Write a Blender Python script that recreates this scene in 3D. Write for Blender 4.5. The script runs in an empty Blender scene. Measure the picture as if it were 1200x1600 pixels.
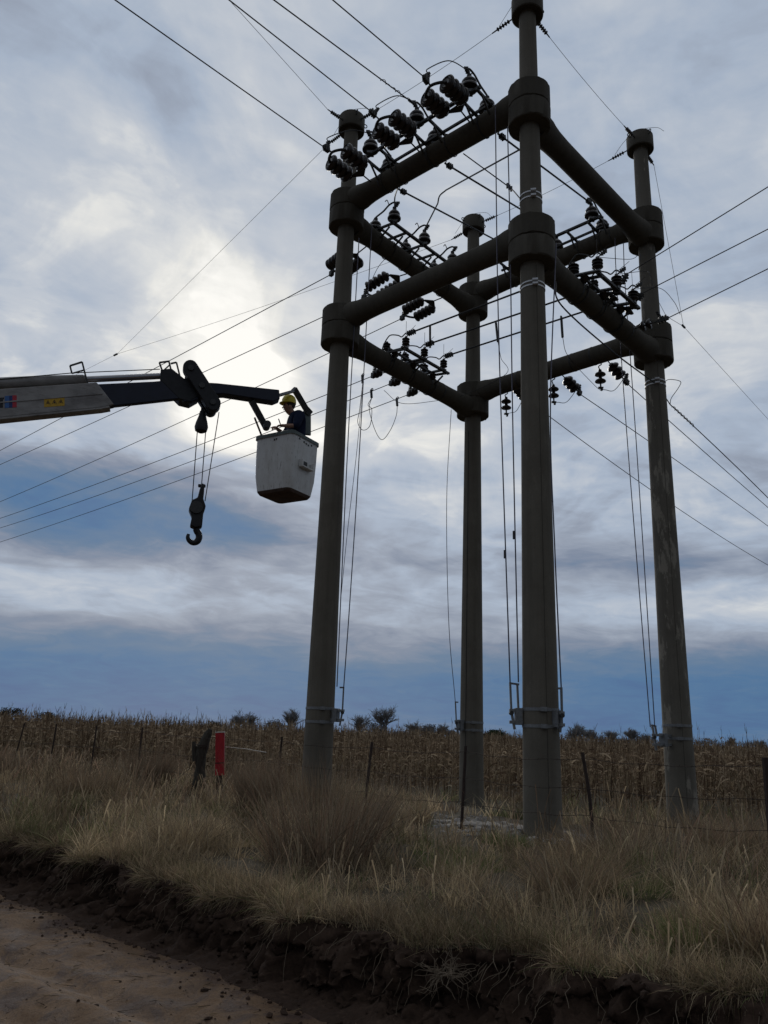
import bpy, bmesh, math, random
import numpy as np
from mathutils import Vector, Matrix
R = math.radians
rng = np.random.default_rng(7)
random.seed(7)
sc = bpy.context.scene
COL = sc.collection

# ------------------------------------------------------------------ camera
F = 1236.486                      # focal length in pixels of a 1200 x 1600 frame
PITCH, ROLL = R(15.643), R(2.007)
CAM = Vector((0, 0, 2.0))
FW = Vector((0, math.cos(PITCH), math.sin(PITCH)))
_r0 = Vector((1, 0, 0)); _u0 = _r0.cross(FW)
RT = math.cos(ROLL) * _r0 + math.sin(ROLL) * _u0
UP = -math.sin(ROLL) * _r0 + math.cos(ROLL) * _u0
cd = bpy.data.cameras.new('camera'); cam = bpy.data.objects.new('camera', cd); COL.objects.link(cam)
cd.sensor_fit = 'VERTICAL'; cd.sensor_height = 24.0; cd.lens = F / 1600 * 24.0
cd.clip_start = 0.05; cd.clip_end = 20000
cam.matrix_world = Matrix(((RT.x, UP.x, -FW.x, 0), (RT.y, UP.y, -FW.y, 0), (RT.z, UP.z, -FW.z, CAM.z), (0, 0, 0, 1)))
sc.camera = cam

# ------------------------------------------------------------------ light
sc.view_settings.view_transform = 'Standard'; sc.view_settings.look = 'None'
sc.view_settings.exposure = 0.0; sc.view_settings.gamma = 1.0
SUN_AZ, SUN_EL = -11.2, 24.3      # degrees from +Y (clockwise positive) and above the horizon
sd = Vector((math.sin(R(SUN_AZ)) * math.cos(R(SUN_EL)), math.cos(R(SUN_AZ)) * math.cos(R(SUN_EL)), math.sin(R(SUN_EL))))
sl = bpy.data.lights.new('sun', 'SUN'); sl.energy = 0.9; sl.angle = R(18); sl.color = (1.0, 0.95, 0.87)
so = bpy.data.objects.new('sun', sl); COL.objects.link(so)
so.rotation_euler = (-sd).to_track_quat('-Z', 'Y').to_euler()
so.location = sd * 100

world = bpy.data.worlds.new('World'); sc.world = world; world.use_nodes = True
nt = world.node_tree; N = nt.nodes; L = nt.links
for n in list(N): N.remove(n)

def nd(t, **k):
    n = N.new(t)
    for a, b in k.items(): setattr(n, a, b)
    return n
def plug(sock, v):
    if hasattr(v, 'is_linked') or isinstance(v, bpy.types.NodeSocket): L.new(v, sock)
    else: sock.default_value = v
def mth(op, a, b=0.0, c=None):
    n = nd('ShaderNodeMath', operation=op); plug(n.inputs[0], a); plug(n.inputs[1], b)
    if c is not None: plug(n.inputs[2], c)
    return n.outputs[0]
def ramp(v, pts, interp='LINEAR'):
    n = nd('ShaderNodeValToRGB'); cr = n.color_ramp; cr.interpolation = interp
    while len(cr.elements) < len(pts): cr.elements.new(0.5)
    for e, (p, c) in zip(cr.elements, pts):
        e.position = p; e.color = (c, c, c, 1) if isinstance(c, (int, float)) else (*c, 1)
    plug(n.inputs[0], v); return n.outputs[0]
def noise(vec, scale, detail=5, rough=0.55, dist=0.0):
    n = nd('ShaderNodeTexNoise'); n.inputs['Scale'].default_value = scale; n.inputs['Detail'].default_value = detail
    n.inputs['Roughness'].default_value = rough; n.inputs['Distortion'].default_value = dist
    L.new(vec, n.inputs['Vector']); return n.outputs['Fac']
def comb(x, y, z=0.0):
    n = nd('ShaderNodeCombineXYZ'); plug(n.inputs[0], x); plug(n.inputs[1], y); plug(n.inputs[2], z); return n.outputs[0]

tc = nd('ShaderNodeTexCoord'); sx = nd('ShaderNodeSeparateXYZ'); L.new(tc.outputs['Generated'], sx.inputs[0])
X, Y, Z = sx.outputs
EL = mth('MULTIPLY', mth('ARCSINE', Z), 180 / math.pi)
AZ = mth('MULTIPLY', mth('ARCTAN2', X, Y), 180 / math.pi)
def blob(az, el, sa, se, amp):
    a = mth('DIVIDE', mth('SUBTRACT', AZ, az), sa); b = mth('DIVIDE', mth('SUBTRACT', EL, el), se)
    q = mth('ADD', mth('MULTIPLY', a, a), mth('MULTIPLY', b, b))
    return mth('MULTIPLY', mth('POWER', 2.71828, mth('MULTIPLY', q, -1.0)), amp)
zz = mth('ADD', mth('MAXIMUM', Z, 0.0), 0.16)
plane = comb(mth('DIVIDE', X, zz), mth('DIVIDE', Y, zz))
n1 = noise(plane, 1.15, 6, 0.5, 0.35)                                   # broad cloud cells
n2 = noise(comb(mth('MULTIPLY', AZ, 0.055), mth('MULTIPLY', EL, 0.30), 3.1), 1.0, 5, 0.52, 0.3)   # long level streaks
n3 = noise(comb(mth('MULTIPLY', AZ, 0.10), mth('MULTIPLY', EL, 0.16), 7.7), 1.0, 4, 0.5, 0.6)
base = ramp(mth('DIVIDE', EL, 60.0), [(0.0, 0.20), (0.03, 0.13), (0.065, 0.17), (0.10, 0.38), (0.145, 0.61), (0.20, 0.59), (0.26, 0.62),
                                      (0.36, 0.71), (0.47, 0.72), (0.62, 0.69), (0.80, 0.66), (0.92, 0.68), (1.0, 0.80)])  # last step lies overhead out of view, raised to light the ground
amp_hi = ramp(mth('DIVIDE', EL, 60.0), [(0.0, 0.05), (0.10, 0.20), (0.2, 0.40), (0.5, 0.36), (0.8, 0.28), (1, 0.28)])
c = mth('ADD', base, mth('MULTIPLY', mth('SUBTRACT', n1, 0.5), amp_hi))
amp_lo = ramp(mth('DIVIDE', EL, 60.0), [(0.0, 0.12), (0.07, 0.22), (0.13, 0.42), (0.3, 0.34), (0.45, 0.16), (1, 0.08)])
c = mth('ADD', c, mth('MULTIPLY', mth('SUBTRACT', n2, 0.5), amp_lo))
c = mth('ADD', c, mth('MULTIPLY', mth('SUBTRACT', n3, 0.5), 0.26))
n6 = ramp(noise(plane, 2.3, 6, 0.55, 1.2), [(0.40, 0.0), (0.52, 0.45), (0.62, 1.0)], 'EASE')
chunk = ramp(mth('DIVIDE', EL, 60.0), [(0.0, 0.0), (0.15, 0.04), (0.30, 0.16), (0.60, 0.14), (0.8, 0.07), (1, 0.05)])
c = mth('ADD', c, mth('MULTIPLY', mth('SUBTRACT', n6, 0.5), chunk))
n4 = noise(plane, 4.6, 7, 0.58, 0.9); n5 = noise(comb(mth('MULTIPLY', AZ, 0.16), mth('ADD', mth('MULTIPLY', EL, 0.55), mth('MULTIPLY', AZ, 0.05)), 1.3), 1.0, 5, 0.58, 0.8)
mot = ramp(mth('DIVIDE', EL, 60.0), [(0.0, 0.0), (0.08, 0.04), (0.14, 0.36), (0.28, 0.30), (0.40, 0.14), (1, 0.06)])
c = mth('ADD', c, mth('MULTIPLY', mth('SUBTRACT', n4, 0.5), 0.26)); c = mth('ADD', c, mth('MULTIPLY', mth('SUBTRACT', n5, 0.5), mot))
for b in [(-22, 14.6, 10, 3.6, -0.45), (-10, 14.0, 7, 2.6, -0.26), (-21, 8.3, 9, 1.8, 0.16), (-9, 20, 7, 1.6, 0.08), (7, 12.5, 5, 2.0, -0.10), (20, 11.5, 8, 1.6, -0.10), (-25, 28, 7, 3.0, -0.10), (20, 18, 10, 4, 0.02),
          (3, 17.5, 8, 5, 0.10), (22, 9.0, 9, 1.4, 0.05), (-20, 33, 8, 5, 0.08), (SUN_AZ, SUN_EL, 4.0, 3.2, 0.34), (SUN_AZ, SUN_EL, 2.2, 1.9, 0.55),
          (SUN_AZ - 2, SUN_EL - 4, 6, 1.6, 0.16), (SUN_AZ - 2.5, SUN_EL + 1.2, 12, 7, 0.17), (-16, 38, 9, 4, 0.05), (24, 36, 10, 10, -0.02)]:
    c = mth('ADD', c, blob(*b))
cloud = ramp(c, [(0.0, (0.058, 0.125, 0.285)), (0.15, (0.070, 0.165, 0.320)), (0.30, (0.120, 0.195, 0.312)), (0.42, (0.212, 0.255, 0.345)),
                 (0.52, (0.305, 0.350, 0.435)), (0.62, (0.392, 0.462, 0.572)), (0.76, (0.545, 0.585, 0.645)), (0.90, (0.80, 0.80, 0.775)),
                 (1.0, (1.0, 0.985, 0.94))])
# unseen sky behind the camera, dimmed away from the sun so front faces darken
dotf = mth('ADD', mth('MULTIPLY', X, float(sd.x)), mth('MULTIPLY', Y, float(sd.y)))
back = ramp(mth('ADD', mth('MULTIPLY', dotf, 0.5), 0.5), [(0.0, 0.40), (0.40, 0.55), (0.60, 0.95), (0.75, 1.0), (1, 1.0)])
vm = nd('ShaderNodeMix', data_type='RGBA', blend_type='MULTIPLY'); vm.inputs[0].default_value = 1.0
L.new(cloud, vm.inputs[6]); L.new(back, vm.inputs[7])
sky = nd('ShaderNodeTexSky', sky_type='NISHITA'); sky.sun_disc = False; sky.sun_elevation = R(SUN_EL); sky.sun_rotation = R(SUN_AZ)
skys = nd('ShaderNodeMix', data_type='RGBA', blend_type='MULTIPLY'); skys.inputs[0].default_value = 1.0
L.new(sky.outputs[0], skys.inputs[6]); skys.inputs[7].default_value = (1, 1, 1, 1)
bg1 = nd('ShaderNodeBackground'); L.new(skys.outputs[2], bg1.inputs[0]); bg1.inputs[1].default_value = 0.05
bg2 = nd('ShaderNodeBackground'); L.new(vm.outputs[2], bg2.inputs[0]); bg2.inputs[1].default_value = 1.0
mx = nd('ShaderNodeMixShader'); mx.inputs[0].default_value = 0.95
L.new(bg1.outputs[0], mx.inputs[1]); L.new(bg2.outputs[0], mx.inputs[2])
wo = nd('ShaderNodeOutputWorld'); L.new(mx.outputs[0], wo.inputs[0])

# ------------------------------------------------------------------ places
def ray(px, py): return FW + RT * ((px - 600) / F) + UP * ((800 - py) / F)
def U(px, py, d): return CAM + ray(px, py) * d                      # the point d metres deep along a line of sight
def V(px, py, y):                                                    # where that line meets the upright plane at distance y
    r = ray(px, py); return CAM + r * (y / r.y)
S = 1.3
POLE = {'C': Vector((2.00814, 10, 0)) * S, 'A': Vector((-.882, 12.6573, 0)) * S, 'B': Vector((1.8143, 15.64, 0)) * S, 'D': Vector((4.73865, 12.886, 0)) * S}
ZU, ZL, ZT = 14.12, 11.009, 16.602
def H(px, py, a, b, off=0.0):                                        # where a line of sight meets the upright plane of a beam, off metres to its left
    A = POLE[a]; e = (POLE[b] - A).normalized(); n = Vector((-e.y, e.x, 0)); r = ray(px, py)
    k = ((A + n * off - CAM).dot(n)) / r.dot(n); return CAM + r * k
def on_beam(a, b, t, off, z):
    A = POLE[a]; e = (POLE[b] - A).normalized(); n = Vector((-e.y, e.x, 0)); p = A + e * t + n * off; return Vector((p.x, p.y, z))
ER = (POLE['C'] - POLE['A']).normalized()                           # along the road
NR = Vector((-ER.y, ER.x, 0))                                       # from the road into the field
def sn(s, n, z=0.0): p = ER * s + NR * n; return Vector((p.x, p.y, z))

# ------------------------------------------------------------------ materials
def mat(name, build):
    m = bpy.data.materials.new(name); m.use_nodes = True
    t = m.node_tree
    for n in list(t.nodes): t.nodes.remove(n)
    out = t.nodes.new('ShaderNodeOutputMaterial'); build(t, out); return m
def tn(t, ty, **k):
    n = t.nodes.new(ty)
    for a, b in k.items(): setattr(n, a, b)
    return n
def tnoise(t, scale, detail=6, rough=0.6, vec=None, stretch=None, dist=0.0):
    n = tn(t, 'ShaderNodeTexNoise'); n.inputs['Scale'].default_value = scale; n.inputs['Detail'].default_value = detail
    n.inputs['Roughness'].default_value = rough; n.inputs['Distortion'].default_value = dist
    co = tn(t, 'ShaderNodeTexCoord'); o = co.outputs['Object']
    if stretch:
        mp = tn(t, 'ShaderNodeMapping'); mp.inputs['Scale'].default_value = stretch; t.links.new(o, mp.inputs[0]); o = mp.outputs[0]
    t.links.new(o, n.inputs['Vector']); return n.outputs['Fac']
def tramp(t, v, pts):
    n = tn(t, 'ShaderNodeValToRGB'); cr = n.color_ramp
    while len(cr.elements) < len(pts): cr.elements.new(0.5)
    for e, (p, c_) in zip(cr.elements, pts):
        e.position = p; e.color = (c_, c_, c_, 1) if isinstance(c_, (int, float)) else (*c_, 1)
    t.links.new(v, n.inputs[0]); return n.outputs[0]
def tmix(t, f, a, b, mode='MIX'):
    n = tn(t, 'ShaderNodeMix', data_type='RGBA', blend_type=mode)
    for i, v in ((0, f), (6, a), (7, b)):
        if isinstance(v, bpy.types.NodeSocket): t.links.new(v, n.inputs[i])
        elif i == 0: n.inputs[0].default_value = v
        else: n.inputs[i].default_value = (*v, 1)
    return n.outputs[2]
def surf(t, out, col, rough=0.7, metal=0.0, bump=None, bs=0.3, bd=0.02, spec=0.4):
    b = tn(t, 'ShaderNodeBsdfPrincipled')
    if isinstance(col, bpy.types.NodeSocket): t.links.new(col, b.inputs['Base Color'])
    else: b.inputs['Base Color'].default_value = (*col, 1)
    if isinstance(rough, bpy.types.NodeSocket): t.links.new(rough, b.inputs['Roughness'])
    else: b.inputs['Roughness'].default_value = rough
    b.inputs['Metallic'].default_value = metal; b.inputs['Specular IOR Level'].default_value = spec
    if bump is not None:
        bn = tn(t, 'ShaderNodeBump'); bn.inputs['Strength'].default_value = bs; bn.inputs['Distance'].default_value = bd
        t.links.new(bump, bn.inputs['Height']); t.links.new(bn.outputs[0], b.inputs['Normal'])
    t.links.new(b.outputs[0], out.inputs[0]); return b

def concrete(lo, hi, patch=0.0):
    def f(t, out):
        a = tnoise(t, 1.1, 7, 0.65); s = tnoise(t, 1.0, 6, 0.6, stretch=(9, 9, 0.35)); g = tnoise(t, 60, 4, 0.7)
        col = tramp(t, a, [(0.28, lo), (0.72, hi)])
        col = tmix(t, tramp(t, s, [(0.45, 0.0), (0.80, 0.40)]), col, tuple(x * 0.55 for x in lo))
        col = tmix(t, tramp(t, tnoise(t, 1.0, 9, 0.72, stretch=(3.0, 3.0, 0.9)), [(0.57 - patch * 0.06, 0.0), (0.61 - patch * 0.06, 0.22 + patch)]), col, tuple(min(1, x * (1.25 + patch)) for x in hi))
        col = tmix(t, tramp(t, g, [(0.3, 0.25), (0.6, 0.0)]), col, tuple(x * 0.5 for x in lo))
        surf(t, out, col, 0.92, 0, g, 0.35, 0.01, 0.2)
    return f
M = {}
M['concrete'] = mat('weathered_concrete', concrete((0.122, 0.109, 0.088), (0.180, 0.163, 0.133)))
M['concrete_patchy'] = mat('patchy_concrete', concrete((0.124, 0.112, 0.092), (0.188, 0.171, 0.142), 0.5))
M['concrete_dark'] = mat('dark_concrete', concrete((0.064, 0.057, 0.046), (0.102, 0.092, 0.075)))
def plain(col, rough=0.6, metal=0.0, var=0.25, scale=14, spec=0.4):
    def f(t, out):
        n = tnoise(t, scale, 5, 0.65)
        surf(t, out, tramp(t, n, [(0.25, tuple(x * (1 - var) for x in col)), (0.75, tuple(min(1, x * (1 + var)) for x in col))]), rough, metal, n, 0.1, 0.003, spec)
    return f
M['porcelain'] = mat('dark_brown_porcelain', plain((0.022, 0.014, 0.012), 0.30, 0, 0.3, 20, 0.5))
M['polymer'] = mat('grey_polymer', plain((0.06, 0.06, 0.065), 0.6))
M['galv'] = mat('galvanised_steel', plain((0.20, 0.205, 0.21), 0.55, 0.5, 0.3, 30))
M['darksteel'] = mat('dark_weathered_steel', plain((0.055, 0.055, 0.055), 0.6, 0.4, 0.35, 24))
M['strap'] = mat('pale_metal_strap', plain((0.62, 0.63, 0.65), 0.45, 0.2, 0.15, 30))
M['wire'] = mat('weathered_conductor', plain((0.055, 0.05, 0.05), 0.6, 0.3, 0.2, 5))
M['cable'] = mat('black_cable', plain((0.018, 0.018, 0.02), 0.6, 0.0, 0.2, 5))
M['rodm'] = mat('violet_grey_rod', plain((0.085, 0.08, 0.11), 0.5, 0.3, 0.2, 5))
M['rust'] = mat('rusty_iron', plain((0.045, 0.030, 0.024), 0.85, 0.2, 0.4, 30))
M['wood'] = mat('weathered_wood', lambda t, out: surf(t, out, tramp(t, tnoise(t, 6, 8, 0.7, stretch=(6, 6, 0.8)), [(0.3, (0.035, 0.032, 0.027)), (0.7, (0.095, 0.086, 0.07))]), 0.95, 0, tnoise(t, 9, 6, 0.7, stretch=(6, 6, 0.6)), 0.9, 0.03, 0.1))
M['red'] = mat('faded_red_paint', lambda t, out: surf(t, out, tramp(t, tnoise(t, 7, 7, 0.7, stretch=(3, 3, 0.8)), [(0.32, (0.24, 0.010, 0.014)), (0.62, (0.46, 0.012, 0.020))]), 0.5, 0, tnoise(t, 40), 0.1, 0.003))
M['cream'] = mat('off_white_paint', plain((0.62, 0.58, 0.52), 0.6))
def white_box(t, out):
    d = tnoise(t, 3.2, 8, 0.72, stretch=(2, 2, 0.8)); s = tnoise(t, 13, 6, 0.7, stretch=(4, 4, 0.45))
    col = tmix(t, tramp(t, d, [(0.45, 0.0), (0.75, 0.5)]), (0.60, 0.60, 0.585), (0.30, 0.26, 0.21))
    col = tmix(t, tramp(t, s, [(0.60, 0.0), (0.66, 0.8)]), col, (0.09, 0.07, 0.055))
    surf(t, out, col, 0.5, 0, s, 0.08, 0.003)
M['bucketwhite'] = mat('scuffed_white_fibreglass', white_box)
M['bucketfloor'] = mat('brown_stained_underside', plain((0.080, 0.052, 0.040), 0.9, 0, 0.55, 6))
M['rim'] = mat('grey_green_rim', plain((0.10, 0.125, 0.12), 0.6))
def boomgrey(t, out):
    d = tnoise(t, 1.6, 8, 0.7, stretch=(1, 1, 2)); s = tnoise(t, 10, 6, 0.7, stretch=(0.4, 1, 3))
    col = tmix(t, tramp(t, d, [(0.42, 0.0), (0.72, 0.85)]), (0.30, 0.29, 0.28), (0.075, 0.066, 0.064))
    col = tmix(t, tramp(t, s, [(0.58, 0.0), (0.7, 0.6)]), col, (0.07, 0.05, 0.04))
    surf(t, out, col, 0.5, 0.0, s, 0.1, 0.004)
M['boomgrey'] = mat('worn_grey_paint', boomgrey)
M['boomblue'] = mat('dark_blue_grey_paint', plain((0.010, 0.013, 0.028), 0.5, 0.1, 0.35, 6))
M['black'] = mat('greasy_black_steel', plain((0.018, 0.018, 0.020), 0.5, 0.3, 0.4, 12))
M['chrome'] = mat('cylinder_rod_steel', plain((0.35, 0.35, 0.37), 0.28, 0.85, 0.1, 10))
M['stickblue'] = mat('sticker_blue', plain((0.045, 0.13, 0.34), 0.5, 0, 0.15)); M['sticknavy'] = mat('sticker_navy', plain((0.012, 0.035, 0.15), 0.5, 0, 0.15))
M['stickred'] = mat('sticker_red', plain((0.42, 0.025, 0.045), 0.5, 0, 0.15)); M['stickyel'] = mat('sticker_yellow', plain((0.50, 0.30, 0.02), 0.5, 0, 0.15))
M['stickblk'] = mat('sticker_black', plain((0.012, 0.012, 0.014), 0.5, 0, 0.1))
M['helmet'] = mat('yellow_hard_hat', plain((0.56, 0.45, 0.025), 0.4, 0, 0.15, 16))
M['skin'] = mat('skin', plain((0.30, 0.165, 0.115), 0.55, 0, 0.12, 20))
M['navy'] = mat('navy_workwear', plain((0.013, 0.018, 0.042), 0.9, 0, 0.25, 18, 0.15))
M['hair'] = mat('dark_hair', plain((0.015, 0.011, 0.009), 0.7))
def leafy(name, tr=0.3, attr=True, col=(0.1, 0.1, 0.1)):
    def f(t, out):
        d = tn(t, 'ShaderNodeBsdfDiffuse'); l = tn(t, 'ShaderNodeBsdfTranslucent'); m = tn(t, 'ShaderNodeMixShader'); m.inputs[0].default_value = tr
        if attr:
            a = tn(t, 'ShaderNodeVertexColor'); a.layer_name = 'tint'; o = a.outputs[0]
            t.links.new(o, d.inputs[0]); t.links.new(o, l.inputs[0])
        else:
            d.inputs[0].default_value = (*col, 1); l.inputs[0].default_value = (*col, 1)
        t.links.new(d.outputs[0], m.inputs[1]); t.links.new(l.outputs[0], m.inputs[2]); t.links.new(m.outputs[0], out.inputs[0])
    return mat(name, f)
M['grass'] = leafy('dry_grass', 0.28); M['corn'] = leafy('dry_maize', 0.30); M['foliage'] = leafy('foliage', 0.2)
M['twig'] = mat('bare_twigs', plain((0.21, 0.205, 0.205), 0.9))
M['rootm'] = mat('pale_dry_root', plain((0.15, 0.115, 0.080), 0.9))
M['bark'] = mat('bark', plain((0.05, 0.043, 0.038), 0.95))
def soil(a, b, cc, sc_=1.5):
    def f(t, out):
        n = tnoise(t, sc_, 9, 0.68); g = tnoise(t, 28, 6, 0.75); k = tnoise(t, 7, 6, 0.7, dist=0.8)
        col = tramp(t, n, [(0.3, a), (0.7, b)])
        col = tmix(t, tramp(t, k, [(0.56, 0.0), (0.68, 0.75)]), col, cc)
        col = tmix(t, tramp(t, g, [(0.30, 0.6), (0.55, 0.0)]), col, tuple(x * 0.4 for x in a))
        surf(t, out, col, 0.95, 0, g, 0.7, 0.02, 0.15)
    return f
def road_mat(t, out):
    n = tnoise(t, 0.9, 9, 0.66); g = tnoise(t, 42, 6, 0.8); k = tnoise(t, 2.6, 8, 0.75, dist=1.0)
    ru = tnoise(t, 1.6, 7, 0.7, stretch=(0.6, 1, 1))
    col = tramp(t, n, [(0.3, (0.128, 0.072, 0.037)), (0.7, (0.245, 0.150, 0.082))])
    col = tmix(t, tramp(t, k, [(0.46, 0.0), (0.58, 0.85)]), col, (0.066, 0.034, 0.025))
    col = tmix(t, tramp(t, ru, [(0.60, 0.0), (0.70, 0.55)]), col, (0.30, 0.24, 0.19))
    col = tmix(t, tramp(t, g, [(0.32, 0.75), (0.50, 0.0)]), col, (0.045, 0.03, 0.024))
    surf(t, out, col, tramp(t, k, [(0.3, 0.95), (0.7, 0.62)]), 0, tmix(t, 0.5, g, k), 1.0, 0.05, 0.3)
M['road'] = mat('packed_dirt_road', road_mat)
M['bank'] = mat('dark_cut_soil', soil((0.034, 0.021, 0.015), (0.070, 0.044, 0.031), (0.105, 0.068, 0.048)))
M['verge'] = mat('soil_and_litter', soil((0.055, 0.045, 0.030), (0.10, 0.080, 0.054), (0.05, 0.05, 0.026)))
M['rubble'] = mat('pale_rubble', soil((0.20, 0.185, 0.165), (0.40, 0.37, 0.34), (0.10, 0.082, 0.068), 5))

# ------------------------------------------------------------------ mesh helpers
def tag(o, label=None, cat=None, group=None, kind=None):
    for k, v in (('label', label), ('category', cat), ('group', group), ('kind', kind)):
        if v: o[k] = v
    return o
def wloc(o):
    p = Vector((0, 0, 0))
    while o is not None: p = p + o.location; o = o.parent
    return p
def thing(name, label, cat, loc, group=None):
    o = bpy.data.objects.new(name, None); COL.objects.link(o); o.location = Vector(loc); o.empty_display_size = 0.2
    return tag(o, label, cat, group)
def frame(axis, hint=Vector((0, 0, 1))):
    z = Vector(axis).normalized(); x = Vector(hint).cross(z)
    if x.length < 1e-4: x = Vector((1, 0, 0)).cross(z)
    x.normalize(); return x, z.cross(x), z
ICO = None
class MB:
    def rock(s, c, r, flat=0.7):
        t = 1.618; b = len(s.v); c = Vector(c); V0 = [(-1, t, 0), (1, t, 0), (-1, -t, 0), (1, -t, 0), (0, -1, t), (0, 1, t), (0, -1, -t), (0, 1, -t), (t, 0, -1), (t, 0, 1), (-t, 0, -1), (-t, 0, 1)]
        k = (random.uniform(.7, 1.4), random.uniform(.7, 1.4))
        for v in V0:
            q = random.uniform(0.65, 1.25) * r / 1.9; s.v.append(c + Vector((v[0] * q * k[0], v[1] * q * k[1], v[2] * q * flat)))
        for f in ((0, 11, 5), (0, 5, 1), (0, 1, 7), (0, 7, 10), (0, 10, 11), (1, 5, 9), (5, 11, 4), (11, 10, 2), (10, 7, 6), (7, 1, 8), (3, 9, 4), (3, 4, 2), (3, 2, 6), (3, 6, 8), (3, 8, 9), (4, 9, 5), (2, 4, 11), (6, 2, 10), (8, 6, 7), (9, 8, 1)): s.f.append(tuple(b + i for i in f))
        return s
    def __init__(s): s.v = []; s.f = []
    def box(s, c, size, ax=None):
        x, y, z = ax if ax else (Vector((1, 0, 0)), Vector((0, 1, 0)), Vector((0, 0, 1))); b = len(s.v); c = Vector(c)
        for i in (-.5, .5):
            for j in (-.5, .5):
                for k in (-.5, .5): s.v.append(c + x * (i * size[0]) + y * (j * size[1]) + z * (k * size[2]))
        s.f += [tuple(b + q for q in fc) for fc in ((0, 1, 3, 2), (4, 6, 7, 5), (0, 4, 5, 1), (2, 3, 7, 6), (0, 2, 6, 4), (1, 5, 7, 3))]; return s
    def bar(s, p, q, w, h, hint=Vector((0, 0, 1))):
        p, q = Vector(p), Vector(q); x, y, z = frame(q - p, hint); return s.box((p + q) / 2, (w, h, (q - p).length), (x, y, z))
    def tube(s, pts, r, n=8, cap=True):
        pts = [Vector(p) for p in pts]; m = len(pts); rs = list(r) if hasattr(r, '__len__') else [r] * m
        b = len(s.v); px = None
        for i, p in enumerate(pts):
            d = (pts[min(i + 1, m - 1)] - pts[max(i - 1, 0)])
            if d.length < 1e-9: d = Vector((0, 0, 1))
            d.normalize()
            if px is None: px, _, _ = frame(d)
            px = px - d * px.dot(d)
            if px.length < 1e-6: px, _, _ = frame(d)
            px.normalize(); py = d.cross(px)
            for k in range(n):
                a = 2 * math.pi * k / n; s.v.append(p + (px * math.cos(a) + py * math.sin(a)) * rs[i])
        for i in range(m - 1):
            for k in range(n):
                k2 = (k + 1) % n; s.f.append((b + i * n + k, b + i * n + k2, b + (i + 1) * n + k2, b + (i + 1) * n + k))
        if cap:
            s.f.append(tuple(b + k for k in reversed(range(n)))); s.f.append(tuple(b + (m - 1) * n + k for k in range(n)))
        return s
    def lathe(s, prof, o, axis=(0, 0, 1), n=20):
        x, y, z = frame(axis); b = len(s.v); o = Vector(o); m = len(prof)
        for r, h in prof:
            for k in range(n):
                a = 2 * math.pi * k / n; s.v.append(o + z * h + (x * math.cos(a) + y * math.sin(a)) * max(r, 1e-4))
        for i in range(m - 1):
            for k in range(n):
                k2 = (k + 1) % n; s.f.append((b + i * n + k, b + i * n + k2, b + (i + 1) * n + k2, b + (i + 1) * n + k))
        s.f.append(tuple(b + k for k in reversed(range(n)))); s.f.append(tuple(b + (m - 1) * n + k for k in range(n))); return s
    def prism(s, poly, ext):
        b = len(s.v); m = len(poly); ext = Vector(ext); poly = [Vector(p) for p in poly]
        s.v += poly + [p + ext for p in poly]
        s.f.append(tuple(b + k for k in range(m))); s.f.append(tuple(b + m + k for k in reversed(range(m))))
        for k in range(m):
            k2 = (k + 1) % m; s.f.append((b + k2, b + k, b + m + k, b + m + k2))
        return s
    def torus(s, c, axis, R_, r, n=24, m=8, a0=0.0, a1=2 * math.pi):
        x, y, z = frame(axis); full = abs(a1 - a0 - 2 * math.pi) < 1e-6
        pts = [Vector(c) + (x * math.cos(a) + y * math.sin(a)) * R_ for a in [a0 + (a1 - a0) * i / n for i in range(n + 1)]]
        return s.tube(pts, r, m, cap=not full)
    def build(s, name, m, parent=None, smooth=True, bevel=0.0, ang=35):
        me = bpy.data.meshes.new(name); w = wloc(parent) if parent is not None else Vector((0, 0, 0))
        me.from_pydata([tuple(p - w) for p in s.v], [], s.f); me.update()
        bm = bmesh.new(); bm.from_mesh(me); bmesh.ops.recalc_face_normals(bm, faces=bm.faces); bm.to_mesh(me); bm.free()
        if smooth:
            me.polygons.foreach_set('use_smooth', [True] * len(me.polygons)); me.set_sharp_from_angle(angle=R(ang))
        me.materials.append(m); o = bpy.data.objects.new(name, me); COL.objects.link(o)
        if parent is not None: o.parent = parent
        if bevel:
            bv = o.modifiers.new('bevel', 'BEVEL'); bv.width = bevel; bv.segments = 2; bv.limit_method = 'ANGLE'
        return o
def raw_mesh(name, verts, faces_flat, nper, m, tint=None, smooth=False):
    """verts (n,3), faces given as one array of corner indices with nper corners each"""
    me = bpy.data.meshes.new(name); me.vertices.add(len(verts)); me.vertices.foreach_set('co', np.asarray(verts, np.float32).ravel())
    fi = np.asarray(faces_flat, np.int32).ravel(); nf = len(fi) // nper
    me.loops.add(len(fi)); me.loops.foreach_set('vertex_index', fi)
    me.polygons.add(nf); me.polygons.foreach_set('loop_start', np.arange(nf, dtype=np.int32) * nper)
    me.update(calc_edges=True); me.validate()
    if smooth: me.polygons.foreach_set('use_smooth', np.ones(nf, bool))
    if tint is not None:
        a = me.color_attributes.new('tint', 'FLOAT_COLOR', 'POINT')
        t4 = np.ones((len(verts), 4), np.float32); t4[:, :3] = tint; a.data.foreach_set('color', t4.ravel())
    me.materials.append(m); o = bpy.data.objects.new(name, me); COL.objects.link(o); return o
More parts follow.
